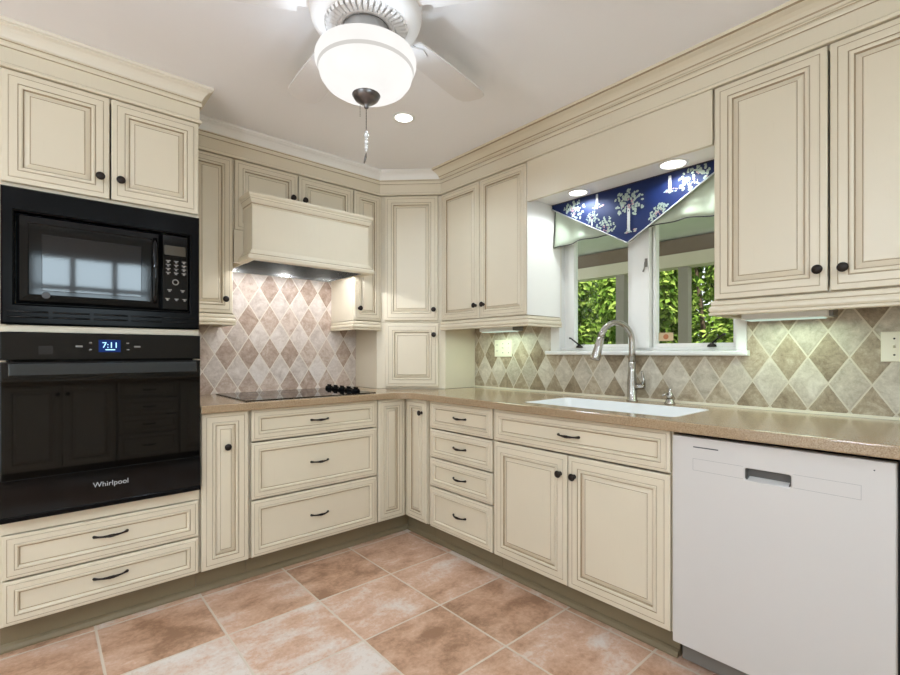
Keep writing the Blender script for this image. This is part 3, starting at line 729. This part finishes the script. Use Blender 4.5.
# ------------------------------------------------------------------ window over the sink
wn = MB(RIGHT)
wn.box(51.5, 54.0, -.3, .45, 46.35, 79.9); wn.box(91.95, 93.65, -.3, .45, 46.35, 79.9)      # casing
wn.box(54.0, 91.95, -3.9, -.3, 46.35, 46.95); wn.box(54.0, 91.95, -3.9, -.3, 79.0, 79.9)
wn.box(53.4, 54.0, -3.9, -.3, 46.35, 79.9); wn.box(92.4, 92.95, -3.9, -.3, 46.35, 79.9)
wn.box(54.0, 55.4, -3.9, -1.9, 46.95, 79.0)
wn.box(72.3, 76.0, -3.9, .4, 46.95, 79.0)                                                # mullion
win = struct('window_1', wn, 'trim_white')
def sash(u0, u1, wl, wr):
    b = MB(RIGHT); z0, z1, n0, n1 = 47.0, 78.9, -2.6, -.95
    b.box(u0, u0 + wl, n0, n1, z0, z1); b.box(u1 - wr, u1, n0, n1, z0, z1); b.box(u0 + wl, u1 - wr, n0, n1, z0, z0 + .75); b.box(u0 + wl, u1 - wr, n0, n1, z1 - 1.7, z1)
    s_ = obj('sash', b, 'trim_white', win)
    obj('pane', MB(RIGHT).box(u0 + wl - .1, u1 - wr + .1, -1.95, -1.8, z0 + .65, z1 - 1.6), 'glass', s_)
sash(55.7, 72.25, 1.45, 1.5); sash(76.25, 92.35, .5, 1.2)
obj('sill', MB(RIGHT).rbox(50.6, 94.1, -.3, 1.7, 45.35, 46.3, .3), 'trim_white', win)
for u, sg in ((59.2, -1), (87.8, 1)):
    b = MB(RIGHT).lathe((u, -.1, 47.0), [(.8, 0), (.75, .35), (.4, .6), (.3, .7)], 12)
    b.tube([(u, -.1, 47.6), (u + sg * .9, .2, 48.4), (u + sg * 2.0, .3, 49.2), (u + sg * 2.4, .3, 49.3)], [.18, .16, .16, .24], 8)
    obj('crank_handle', b, 'bronze', win)
obj('latch', MB(RIGHT).box(75.2, 75.7, .41, .6, 63.6, 65.3).tube([(75.45, .6, 64.8), (75.45, 1.0, 64.4), (75.4, 1.2, 63.2), (75.2, 1.3, 62.5)], [.2, .17, .15, .2], 8), 'grey_plastic', win)
b = MB(RIGHT).box(77.0, 80.0, -1.79, -1.77, 48.3, 50.0)
stk = tag(obj('window_sticker', b, 'sticker'), 'small tan sticker in the lower left of the right window pane', 'sticker')
obj('print', MB(RIGHT).lathe((78.5, -1.77, 49.15), [(.55, 0), (.5, .01), (0, .01)], 16, 'n'), 'orange', stk)

# valance
t = thing('valance', 'navy palm print valance with sage lining above the window', 'valance', (-3, -73.3, 80))
V0, V1, VT, VB, VTIP = 54.55, 92.2, 80.3, 79.4, 68.3
obj('mounting_board', MB(RIGHT).box(V0, V1, 1.0, 3.6, 79.9, 80.35), 'white_paint', t)
b = MB(RIGHT)
def edge_z(u):
    m_ = (V0 + V1) / 2; s_ = 1 - abs(u - m_) / (m_ - V0); return VB + (VTIP - VB) * s_
N_ = 48; fr_, bk_ = [], []
for k in range(N_ + 1):
    u = V0 + (V1 - V0) * k / N_
    bow = .25 * math.sin(k / N_ * PI * 2.0) * .5
    fr_.append((b.pt(u, 4.05, VT), b.pt(u, 4.1 + bow, edge_z(u)))); bk_.append((b.pt(u, 3.85, VT), b.pt(u, 3.9 + bow, edge_z(u))))
for k in range(N_):
    b.face((fr_[k][0], fr_[k][1], fr_[k + 1][1], fr_[k + 1][0])); b.face((bk_[k][0], bk_[k + 1][0], bk_[k + 1][1], bk_[k][1]))
    b.face((fr_[k][0], fr_[k + 1][0], bk_[k + 1][0], bk_[k][0])); b.face((fr_[k][1], bk_[k][1], bk_[k + 1][1], fr_[k + 1][1]))
b.face((fr_[0][0], bk_[0][0], bk_[0][1], fr_[0][1])); b.face((fr_[-1][0], fr_[-1][1], bk_[-1][1], bk_[-1][0]))
pr_ = random.Random(3)
def inside(u, z): return V0 + .2 < u < V1 - .2 and edge_z(u) + .25 < z < VT - .1
def blob(u, z, r, m, ang=0, asp=.5, n=4.24):
    P = []
    for k in range(8):
        a = 2 * PI * k / 8; x, y = r * math.cos(a), r * asp * math.sin(a)
        P.append((u + x * math.cos(ang) - y * math.sin(ang), z + x * math.sin(ang) + y * math.cos(ang)))
    if all(inside(*p) for p in P): b.face([b.pt(x, n, y) for x, y in P], m)
def palm(u, z0, h, s_):
    n = 4.24
    P = [(u - .32 * s_, z0), (u + .32 * s_, z0), (u + .2 * s_, z0 + h), (u - .2 * s_, z0 + h)]
    zs = [k / 10 * .95 for k in range(11)]
    for a, c in zip(zs, zs[1:]):
        Q = [(u - .3 * s_, z0 + h * a), (u + .3 * s_, z0 + h * a), (u + .28 * s_, z0 + h * c), (u - .28 * s_, z0 + h * c)]
        if all(inside(*p) for p in Q): b.face([b.pt(x, n, y) for x, y in Q], 2)
    for k in range(9):
        a = math.radians(-50 + 280 * k / 8)
        for rr_ in (1.35, 2.2):
            lx, lz = u + math.cos(a) * rr_ * s_, z0 + h + math.sin(a) * rr_ * s_
            for j in range(4):
                blob(lx + pr_.gauss(0, .34) * s_, lz + pr_.gauss(0, .34) * s_, pr_.uniform(.22, .42) * s_, 1, pr_.uniform(0, 3), .65, n + .002 * j + .004 * (k % 3))
    for k in range(16): blob(u + pr_.gauss(0, .65) * s_, z0 + h + pr_.gauss(-.1, .6) * s_, pr_.uniform(.14, .26) * s_, 3 if k % 3 else 0, pr_.uniform(0, 3), .8, n + .02 + k * .001)
    for k in range(12): blob(u + pr_.uniform(-1.2, 1.7) * s_, z0 + pr_.uniform(-.2, .9) * s_ * (1 if k % 2 else .5), pr_.uniform(.2, .4) * s_, 1 if k % 3 else 3, pr_.uniform(-.5, .5), .5, n + .008 + k * .001)
palm(73.6, 70.4, 6.0, 1.05)
palm(66.4, 77.0, 8, .9); palm(81.9, 76.6, 8, .9)
palm(60.4, 70.8, 6.6, 1.05); palm(86.6, 71.6, 6.3, 1.1)
palm(68.3, 68, 4.3, .8); palm(80.0, 68, 4.8, .8); palm(65.2, 68, 7.2, .5); palm(91.2, 72, 7.2, .6)
obj('front_panel', b, ['navy', 'print_leaf', 'print_trunk', 'print_rose'], t)
# braid along the pointed edge and the top
br = MB(RIGHT); m_ = (V0 + V1) / 2
br.tube([(V0, 4.25, VB), (m_, 4.35, VTIP), (V1, 4.25, VB)], .16, 6); 
obj('braid', br, 'print_trunk', t); obj('top_cord', MB(RIGHT).tube([(V0, 4.15, VT), (V1, 4.15, VT)], .11, 6), 'braid', t)
def lining(ua, ub, side):
    b = MB(RIGHT); NN, KZ = 40, 8; g = []
    for k in range(NN + 1):
        s_ = k / NN; u = ua + (ub - ua) * s_; row = []
        for j in range(KZ + 1):
            v_ = j / KZ
            zb = 70.9 + .55 * math.sin(s_ * PI) - (.5 * (1 - s_))
            z = VT - .2 + (zb - VT + .2) * v_
            n = 2.9 + v_ * .75 * math.sin(s_ * 15 + v_ * 1.1) * (1 - .5 * s_)
            row.append((b.pt(u, n, z), b.pt(u, n - .12, z)))
        g.append(row)
    for k in range(NN):
        for j in range(KZ):
            b.face((g[k][j][0], g[k + 1][j][0], g[k + 1][j + 1][0], g[k][j + 1][0]), 0, True); b.face((g[k][j][1], g[k][j + 1][1], g[k + 1][j + 1][1], g[k + 1][j][1]), 0, True)
        b.face((g[k][KZ][0], g[k + 1][KZ][0], g[k + 1][KZ][1], g[k][KZ][1]))
        b.face((g[k][0][0], g[k][0][1], g[k + 1][0][1], g[k + 1][0][0]))
    for j in range(KZ):
        b.face((g[0][j][0], g[0][j + 1][0], g[0][j + 1][1], g[0][j][1])); b.face((g[NN][j][0], g[NN][j][1], g[NN][j + 1][1], g[NN][j + 1][0]))
    o = obj('lining', b, 'sage', t)
    c = MB(RIGHT); pts = [b.v[g[k][KZ][0]] for k in range(NN + 1)]; pts = [b.v[g[0][0][0]]] + pts
    c.tube(pts, .1, 6, 0, True); obj('lining_cord', c, 'braid', o)
lining(V0 + .1, 70.5, -1); lining(V1 - .1, 76.3, 1)

# recessed lights
def can(x, y, z, r, label, grp=None):
    t = thing('downlight', label, 'light', (x, y, z), grp)
    obj('trim_ring', MB().lathe((x, y, z), [(r + .5, -.01), (r + .45, -.14), (r, -.2), (r - .1, -.05), (r - .1, -.01)], 28), 'trim_white', t)
    obj('lens', MB().lathe((x, y, z), [(r - .12, -.02), (r - .2, -.1), (0, -.1)], 28), 'lamp_disc', t)
can(-37.3, -41.4, CZ, 1.9, 'round recessed light in the main ceiling near the fan')
can(-7.3, -63.7, 80.4, 1.95, 'left recessed light in the soffit over the window')
can(-7.5, -83.9, 80.4, 2.2, 'right recessed light in the soffit over the window')

# ceiling fan with lit bowl
FX, FY = -62.5, -68.1
t = thing('ceiling_fan', 'white ceiling fan with lit frosted glass bowl and pull chain', 'ceiling fan', (FX, FY, CZ))
obj('canopy', MB().lathe((FX, FY, 0), [(5.2, CZ - .01), (5.4, CZ - .6), (6.6, 93.2), (7.15, 92.0), (7.2, 89.6), (6.9, 88.7), (5.8, 88.3), (5.6, 88.25)], 48), 'blade', t)
b = MB()
for k in range(44):
    a = 2 * PI * k / 44
    for r0, r1 in ((3.7, 5.4),):
        w_ = .028
        P = []
        for rr_, hh in ((r0, 88.2), (r0 + .2, 87.75), (r1 - .25, 87.85), (r1, 88.3)):
            P.append([b.raw((FX + rr_ * math.cos(a + s_ * w_ * 5 / rr_ * 1.6), FY + rr_ * math.sin(a + s_ * w_ * 5 / rr_ * 1.6), hh)) for s_ in (-1, 1)])
        for x_, y_ in zip(P, P[1:]): b.face((x_[0], x_[1], y_[1], y_[0]))
        top = [b.raw((FX + rr_ * math.cos(a + s_ * w_ * 5 / rr_ * 1.6), FY + rr_ * math.sin(a + s_ * w_ * 5 / rr_ * 1.6), 88.45)) for rr_ in (r0, r1) for s_ in (-1, 1)]
b.lathe((FX, FY, 0), [(5.7, 88.6), (5.5, 88.35), (3.5, 88.3), (3.4, 88.1), (3.0, 88.05), (3.0, 88.6)], 48)
obj('motor_vent', b, 'blade', t)
obj('neck', MB().lathe((FX, FY, 0), [(2.95, 88.2), (2.95, 86.0), (3.2, 85.6), (4.2, 85.2), (4.3, 84.4)], 36), 'neck', t)
gb = MB().lathe((FX, FY, 0), [(6.3, 84.5), (6.52, 84.0), (6.5, 83.4), (6.2, 82.7)], 48, cap=False)
gb.lathe((FX, FY, 0), [(6.2, 82.7), (6.05, 82.5), (6.05, 82.3)], 48, m=1, cap=False)
gb.lathe((FX, FY, 0), [(6.05, 82.3), (5.85, 81.6), (5.25, 80.8), (4.4, 80.25), (3.2, 79.75), (1.8, 79.45), (0, 79.4)], 48, cap=False)
gb.lathe((FX, FY, 0), [(0, 79.55), (1.8, 79.6), (3.2, 79.9), (4.3, 80.4), (5.1, 80.95), (5.7, 81.75), (6.0, 82.6), (6.2, 83.6), (6.3, 84.5)], 48, cap=False)
obj('glass_bowl', gb, ['bowl', 'bowl_band'], t)
obj('finial', MB().lathe((FX, FY, 0), [(1.5, 79.75), (1.85, 79.65), (1.9, 79.5), (1.75, 79.4), (1.75, 79.3), (1.5, 78.9), (1.0, 78.55), (.45, 78.35), (.3, 78.1), (.32, 77.9), (.2, 77.75), (0, 77.7)], 24), 'finial', t)
b = MB(); z = 77.7
while z > 74.9: b.lathe((FX, FY, z), [(0, .09), (.07, .05), (.07, -.05), (0, -.09)], 8); z -= .2
pc = obj('pull_chain', b, 'finial', t)
b = MB()
for z, r_ in ((74.7, .2), (74.25, .34), (73.75, .2), (73.3, .3), (72.9, .2), (72.55, .26), (72.2, .16)): b.lathe((FX, FY, z), [(0, r_), (r_ * .7, r_ * .7), (r_, 0), (r_ * .7, -r_ * .7), (0, -r_)], 10)
obj('chain_bead', b, 'crystal', pc)
obj('tassel', MB().tube([(FX, FY, 72.0), (FX - .1, FY, 71.4), (FX - .25, FY + .1, 70.6)], [.06, .16, .1], 8, 0, True), 'finial', pc)
b = MB(); z = 79.0
while z > 76.6: b.lathe((FX - .6, FY + .55, z), [(0, .08), (.05, .04), (.05, -.04), (0, -.08)], 6); z -= .2
obj('pull_chain', b, 'finial', t)
ang0 = math.atan2(-0.7505, -0.661) + math.radians(FANROT) if 'FANROT' in globals() else math.atan2(-.7505, -.661)
for k in range(5):
    a = ang0 + 2 * PI * k / 5
    ca, sa = math.cos(a), math.sin(a)
    def P(r_, w_, z): return (FX + ca * r_ - sa * w_, FY + sa * r_ + ca * w_, z)
    b = MB(); out = [(8.6, -2.1), (12, -2.45), (20, -2.75), (24, -2.75), (25.5, -2.2), (26, -1.2), (26, 1.2), (25.5, 2.2), (24, 2.75), (20, 2.75), (12, 2.45), (8.6, 2.1)]
    lo = [b.raw(P(r_, w_, 90.2 + w_ * .10)) for r_, w_ in out]; hi = [b.raw(P(r_, w_, 90.45 + w_ * .10)) for r_, w_ in out]
    b.face(lo[::-1]); b.face(hi)
    for j in range(len(out)): b.face((lo[j], lo[(j + 1) % len(out)], hi[(j + 1) % len(out)], hi[j]))
    bl = obj('blade', b, 'blade', t)
    b = MB(); out = [(6.6, -.7), (8.4, -.8), (9.6, -1.7), (11.2, -1.2), (11.6, 0), (11.2, 1.2), (9.6, 1.7), (8.4, .8), (6.6, .7)]
    lo = [b.raw(P(r_, w_, 89.9 + w_ * .10)) for r_, w_ in out]; hi = [b.raw(P(r_, w_, 90.15 + w_ * .10)) for r_, w_ in out]
    b.face(lo[::-1]); b.face(hi)
    for j in range(len(out)): b.face((lo[j], lo[(j + 1) % len(out)], hi[(j + 1) % len(out)], hi[j]))
    obj('blade_iron', b, 'blade', bl)

# switch plates
def plate(u0, u1, z0, z1, label, kinds):
    t = thing('switch_plate', label, 'switch plate', (-.35, -(u0 + u1) / 2, (z0 + z1) / 2))
    obj('cover', MB(RIGHT).rbox(u0, u1, .3, .52, z0, z1, .12), 'plate', t)
    zc = (z0 + z1) / 2; w_ = (u1 - u0) / len(kinds)
    for k, kd in enumerate(kinds):
        u = u0 + w_ * (k + .5)
        if kd == 's':
            obj('toggle', MB(RIGHT).box(u - .2, u + .2, .5, .6, zc - .48, zc + .48).tube([(u, .55, zc - .05), (u, 1.0, zc + .3)], [.17, .13], 6), 'plate', t)
            for dz in (-1.2, 1.2): obj('screw', MB(RIGHT).lathe((u, .52, zc + dz), [(.14, 0), (.12, .04), (0, .05)], 8, 'n'), 'slot', t)
        else:
            for dz in (-.8, .8):
                o = obj('outlet', MB(RIGHT).rbox(u - .6, u + .6, .5, .6, zc + dz - .55, zc + dz + .55, .05), 'plate', t)
                obj('slot', MB(RIGHT).box(u - .3, u - .2, .58, .615, zc + dz - .1, zc + dz + .3).box(u + .2, u + .3, .58, .615, zc + dz - .1, zc + dz + .3), 'slot', o)
plate(32.75, 38.9, 44.75, 49.3, 'wide ivory outlet and switch plate left of the window', 'oss')
plate(111.25, 114.2, 44.55, 49.0, 'ivory single switch plate right of the window', 's')

# ------------------------------------------------------------------ porch and garden beyond the window
struct('ground', MB().box(4.2, 460, -260, 260, -12, -10), 'ground')
pr_t = thing('porch_roof', 'covered porch roof with pale ceiling and brown beam outside window', 'porch roof', (50, -50, 96))
XZ = Frame((0, 0, 0), (1, 0, 0), (0, 1, 0))
b = MB(); cs = [(4.2, 102), (96, 89.2), (96, 90.6), (4.2, 103.4)]
A_ = [b.raw((x, -190, z)) for x, z in cs]; B_ = [b.raw((x, 150, z)) for x, z in cs]
b.face(A_); b.face(B_[::-1])
for k in range(4): b.face((A_[k], B_[k], B_[(k + 1) % 4], A_[(k + 1) % 4]))
obj('ceiling_boards', b, 'porch_ceiling', pr_t)
obj('beam', MB().box(89.4, 94, -190, 150, 83.6, 89.4), 'porch_brown', pr_t)
obj('fascia', MB().box(88.4, 94.8, -190, 150, 78.6, 83.55), 'porch_tan', pr_t)
b = MB(); cs = [(4.2, 104.5), (106, 90.4), (106, 92), (4.2, 106.5)]
A_ = [b.raw((x, -190, z)) for x, z in cs]; B_ = [b.raw((x, 150, z)) for x, z in cs]
b.face(A_); b.face(B_[::-1])
for k in range(4): b.face((A_[k], B_[k], B_[(k + 1) % 4], A_[(k + 1) % 4]))
obj('shingle_roof', b, 'porch_brown', pr_t)
for y, where in ((-20.2, 'left'), (-46.0, 'right'), (-110, 'far right'), (40, 'far left')):
    p_ = thing('porch_post', 'square grey porch post seen through the %s window pane' % where if where in ('left', 'right') else 'square grey porch post beyond the %s of the window' % where, 'post', (91.5, y, -10))
    obj('shaft', MB().rbox(89.7, 93.3, y - 1.8, y + 1.8, -9.9, 78.5, .2), 'post', p_)
    obj('base_block', MB().box(88.9, 94.1, y - 2.6, y + 2.6, -9.95, -3), 'post', p_)
def shrub(x, y, rx, ry, h, n, seed, label, grp, big=1.):
    r_ = random.Random(seed)
    t = thing('leafy_shrub', label, 'shrub', (x, y, -10), grp)
    tr = MB()
    for k in range(5):
        a = 2 * PI * k / 5; tr.tube([(x + math.cos(a) * 3, y + math.sin(a) * 3, -10), (x + math.cos(a) * rx * .25, y + math.sin(a) * ry * .25, h * .35), (x + math.cos(a) * rx * .5, y + math.sin(a) * ry * .5, h * .75)], [2, 1.4, .5], 6, 0, True)
    obj('stem', tr, 'bark', t)
    b = MB()
    blobs = [(r_.uniform(-.62, .62) * rx, r_.uniform(-.62, .62) * ry, r_.uniform(.05, .88) * h, r_.uniform(.25, .42)) for _ in range(34)]
    for k in range(n):
        bx_, by_, bz_, br_ = r_.choice(blobs)
        d_ = Vector((r_.gauss(0, 1), r_.gauss(0, 1), r_.gauss(0, 1))).normalized()
        rad_ = r_.uniform(.75, 1.0)
        c = Vector((x + bx_ + d_.x * br_ * rx * rad_, y + by_ + d_.y * br_ * ry * rad_, max(-9, bz_ + d_.z * br_ * h * .55 * rad_)))
        nrm = (d_ + Vector((r_.uniform(-.6, .6), r_.uniform(-.6, .6), r_.uniform(0, 1.0)))).normalized()
        a = nrm.cross(Vector((r_.uniform(-1, 1), r_.uniform(-1, 1), r_.uniform(-1, 1)))).normalized(); e = nrm.cross(a)
        s_ = r_.uniform(1.2, 2.3) * big
        pts = [c + a * s_ * 1.2, c + e * s_ * .62 + nrm * .3, c - a * s_ * 1.0, c - e * s_ * .62 + nrm * .3]
        b.face([b.raw(p) for p in pts])
    obj('foliage', b, 'leaf', t, recalc=False)
grp = 'leafy shrubs beyond the porch'
lb = 'bright green leafy shrub in the garden beyond the porch'
for k, (x, y, rx, ry, h) in enumerate(((140, -58, 24, 24, 112), (140, -6, 24, 24, 104), (140, 46, 24, 24, 110), (205, -82, 31, 30, 150), (205, -18, 31, 30, 158), (205, 46, 31, 30, 150), (205, 110, 31, 30, 152))):
    shrub(x, y, rx, ry, h, 10000, 20 + k, lb, grp)

for k, y in enumerate((-76, -12, 52, 116)): shrub(290, y, 36, 31, 190, 10000, 60 + k, 'tall dense green shrub at the back of the garden', 'tall shrubs at the back of the garden', 1.9)

# ------------------------------------------------------------------ the other side of the galley (seen in the oven and microwave doors)
def rear_unit(u0, u1, label, kind):
    t = thing('base_cabinet', label, 'cabinet', (-(u0 + u1) / 2, -161, 0))
    carcass(t, REAR, u0 + .05, u1 - .05, BN, 4.6, 34.45)
    if kind == 'drawers':
        for a, b_ in ((28.1, ZT), (21.3, 27.8), (14.5, 21.0), (ZB, 14.2)): drawer(t, REAR, u0 + .4, u1 - .4, a, b_, BN, None, 3.9, .9)
    else:
        m_ = (u0 + u1) / 2
        door(t, REAR, u0 + .3, m_ - .1, ZB, ZT, BN, 1., (m_ - 1.4, 31)); door(t, REAR, m_ + .1, u1 - .3, ZB, ZT, BN, 1., (m_ + 1.4, 31))
rear_unit(20, 51, 'cream two-door base cabinet right of the opposite drawers', 'doors')
rear_unit(51, 72, 'cream four-drawer base cabinet reflected in the oven door', 'drawers')
rear_unit(72, 104, 'cream two-door base cabinet left of the opposite drawers', 'doors')
tag(obj('countertop', MB(REAR).rbox(19.5, 104.5, .02, 26, 34.5, 36, .2), 'counter'), 'tan countertop opposite the oven', 'countertop')
b = MB(REAR)
U0, U1 = -RX1, -RX0
b.box(U0, U1, -3.9, .8, RZ0, RZ0 + 2); b.box(U0, U1, -3.9, .8, RZ1 - 2, RZ1); b.box(U0, U0 + 2, -3.9, .8, RZ0 + 2, RZ1 - 2); b.box(U1 - 2, U1, -3.9, .8, RZ0 + 2, RZ1 - 2)
for f in (1 / 3., 2 / 3.): b.box(U0 + (U1 - U0) * f - .9, U0 + (U1 - U0) * f + .9, -3, .2, RZ0 + 2, RZ1 - 2)
b.box(U0 + 2, U1 - 2, -2.8, 0, (RZ0 + RZ1) / 2 - .9, (RZ0 + RZ1) / 2 + .9)
w2 = struct('window_2', b, 'trim_white')
obj('pane', MB(REAR).box(U0 + 1.8, U1 - 1.8, -2.0, -1.85, RZ0 + 1.8, RZ1 - 1.8), 'glass', w2)

# ------------------------------------------------------------------ lights
def light(kind, name, loc, energy, color=(1, 1, 1), rot=(0, 0, 0), **kw):
    L = bpy.data.lights.new(name, kind); L.energy = energy; L.color = color
    for k, v in kw.items(): setattr(L, k, v)
    o = bpy.data.objects.new(name, L); o.location = Vector(loc) * S; o.rotation_euler = rot; col.objects.link(o); return o
def spot(name, loc, e, color=(1, .95, .88), ang=150, blend=.6, r=.02, rot=(0, 0, 0)):
    return light('SPOT', name, loc, e, color, rot, spot_size=math.radians(ang), spot_blend=blend, shadow_soft_size=r)
WARM = (.69, .84, 1)
for k in range(3):
    a = 2 * PI * k / 3 + .4; light('POINT', 'fan_bulb', (FX + 3.4 * math.cos(a), FY + 3.4 * math.sin(a), 81.9), 2.0, (.70, .85, 1), shadow_soft_size=.03)
for u in (-55.5, -40.0): spot('hood_lamp', (u, -15.5, 68.4), 4.6, (.92, .95, 1), 168, .3, .012)
spot('soffit_lamp', (-7.3, -63.7, 80.2), 7, (.85, .95, 1), 160, .4, .02); spot('soffit_lamp', (-7.5, -83.9, 80.2), 7, (.85, .95, 1), 160, .4, .02)
spot('ceiling_lamp', (-37.3, -41.4, CZ - .3), 25, WARM, 150, .8, .05)
for x, y in ((-110, -110), (-60, -140), (-150, -60), (-150, -140)):  # unseen downlights added behind the camera as fill
    spot('ceiling_lamp', (x, y, CZ - .3), 44, WARM, 165, .8, .06)
    can(x, y, CZ, 2.4, 'added recessed fill light behind the viewpoint', 'added recessed fill lights behind the viewpoint')
PX, PY = -140., -96.
t = thing('fill_pendant', 'added white open shade pendant behind the viewpoint, for fill', 'light', (PX, PY, CZ))  # unseen pendant, added to lift the ceiling with fill light
obj('canopy', MB().lathe((PX, PY, 0), [(2.6, CZ - .01), (2.6, CZ - .5), (.5, CZ - 1.0)], 24), 'nickel', t)
obj('rod', MB().tube([(PX, PY, CZ - .8), (PX, PY, 79.5)], .25, 8, 0, True), 'nickel', t)
obj('shade', MB().lathe((PX, PY, 0), [(4.0, 79.8), (7.0, 74.0), (6.8, 74.0), (3.85, 79.7), (4.0, 79.8)], 32, cap=False), 'trim_white', t)
light('POINT', 'fill_pendant_bulb', (PX + .8, PY, 80.6), 36, (.69, .84, 1), shadow_soft_size=.05)
for u0, u1 in ((94.8, 106.3), (33.5, 45)):
    light('AREA', 'tube_lamp', (-5.4, -(u0 + u1) / 2, 51.05), .75, (.74, 1, .80), (0, 0, PI / 2), shape='RECTANGLE', size=(u1 - u0) * S, size_y=2.6 * S)
light('AREA', 'window_daylight', ((RX0 + RX1) / 2, YR - 4.5, (RZ0 + RZ1) / 2), 22, (.69, .84, 1), (PI / 2, 0, 0), shape='RECTANGLE', size=40 * S, size_y=26 * S)
light('AREA', 'patio_fill_light', (XL - 4.5, -100, 44), 10, (.69, .84, 1), (PI / 2, 0, -PI / 2), shape='RECTANGLE', size=96 * S, size_y=76 * S)  # area lamp added at the made-up patio door as fill
sun = light('SUN', 'sun', (200, -100, 300), 8.0, (1, .96, .86), (0, 0, 0), angle=.02)
sun.rotation_euler = Vector((.55, .35, -1)).to_track_quat('-Z', 'Y').to_euler()

wd = bpy.data.worlds.new('sky'); scn.world = wd; wd.use_nodes = True
bg = wd.node_tree.nodes['Background']; bg.inputs[0].default_value = (.92, .96, 1, 1); bg.inputs[1].default_value = 1.3

# ------------------------------------------------------------------ camera
cam = bpy.data.cameras.new('camera'); cam.sensor_width = 36; cam.lens = 467.9056 / 900 * 36
cam.shift_y = (352.2273 - 337.5) / 900; cam.clip_start = .01
co = bpy.data.objects.new('camera', cam); col.objects.link(co)
co.location = Vector((-94.6637, -121.1319, 45.9713)) * S
co.rotation_euler = (PI / 2, 0, -0.7222)
scn.camera = co
vs = scn.view_settings
vs.view_transform = 'Standard'; vs.look = 'None'; vs.gamma = 1; vs.use_curve_mapping = False; vs.exposure = 0.5
scn.cycles.max_bounces = 8; scn.cycles.use_denoising = True
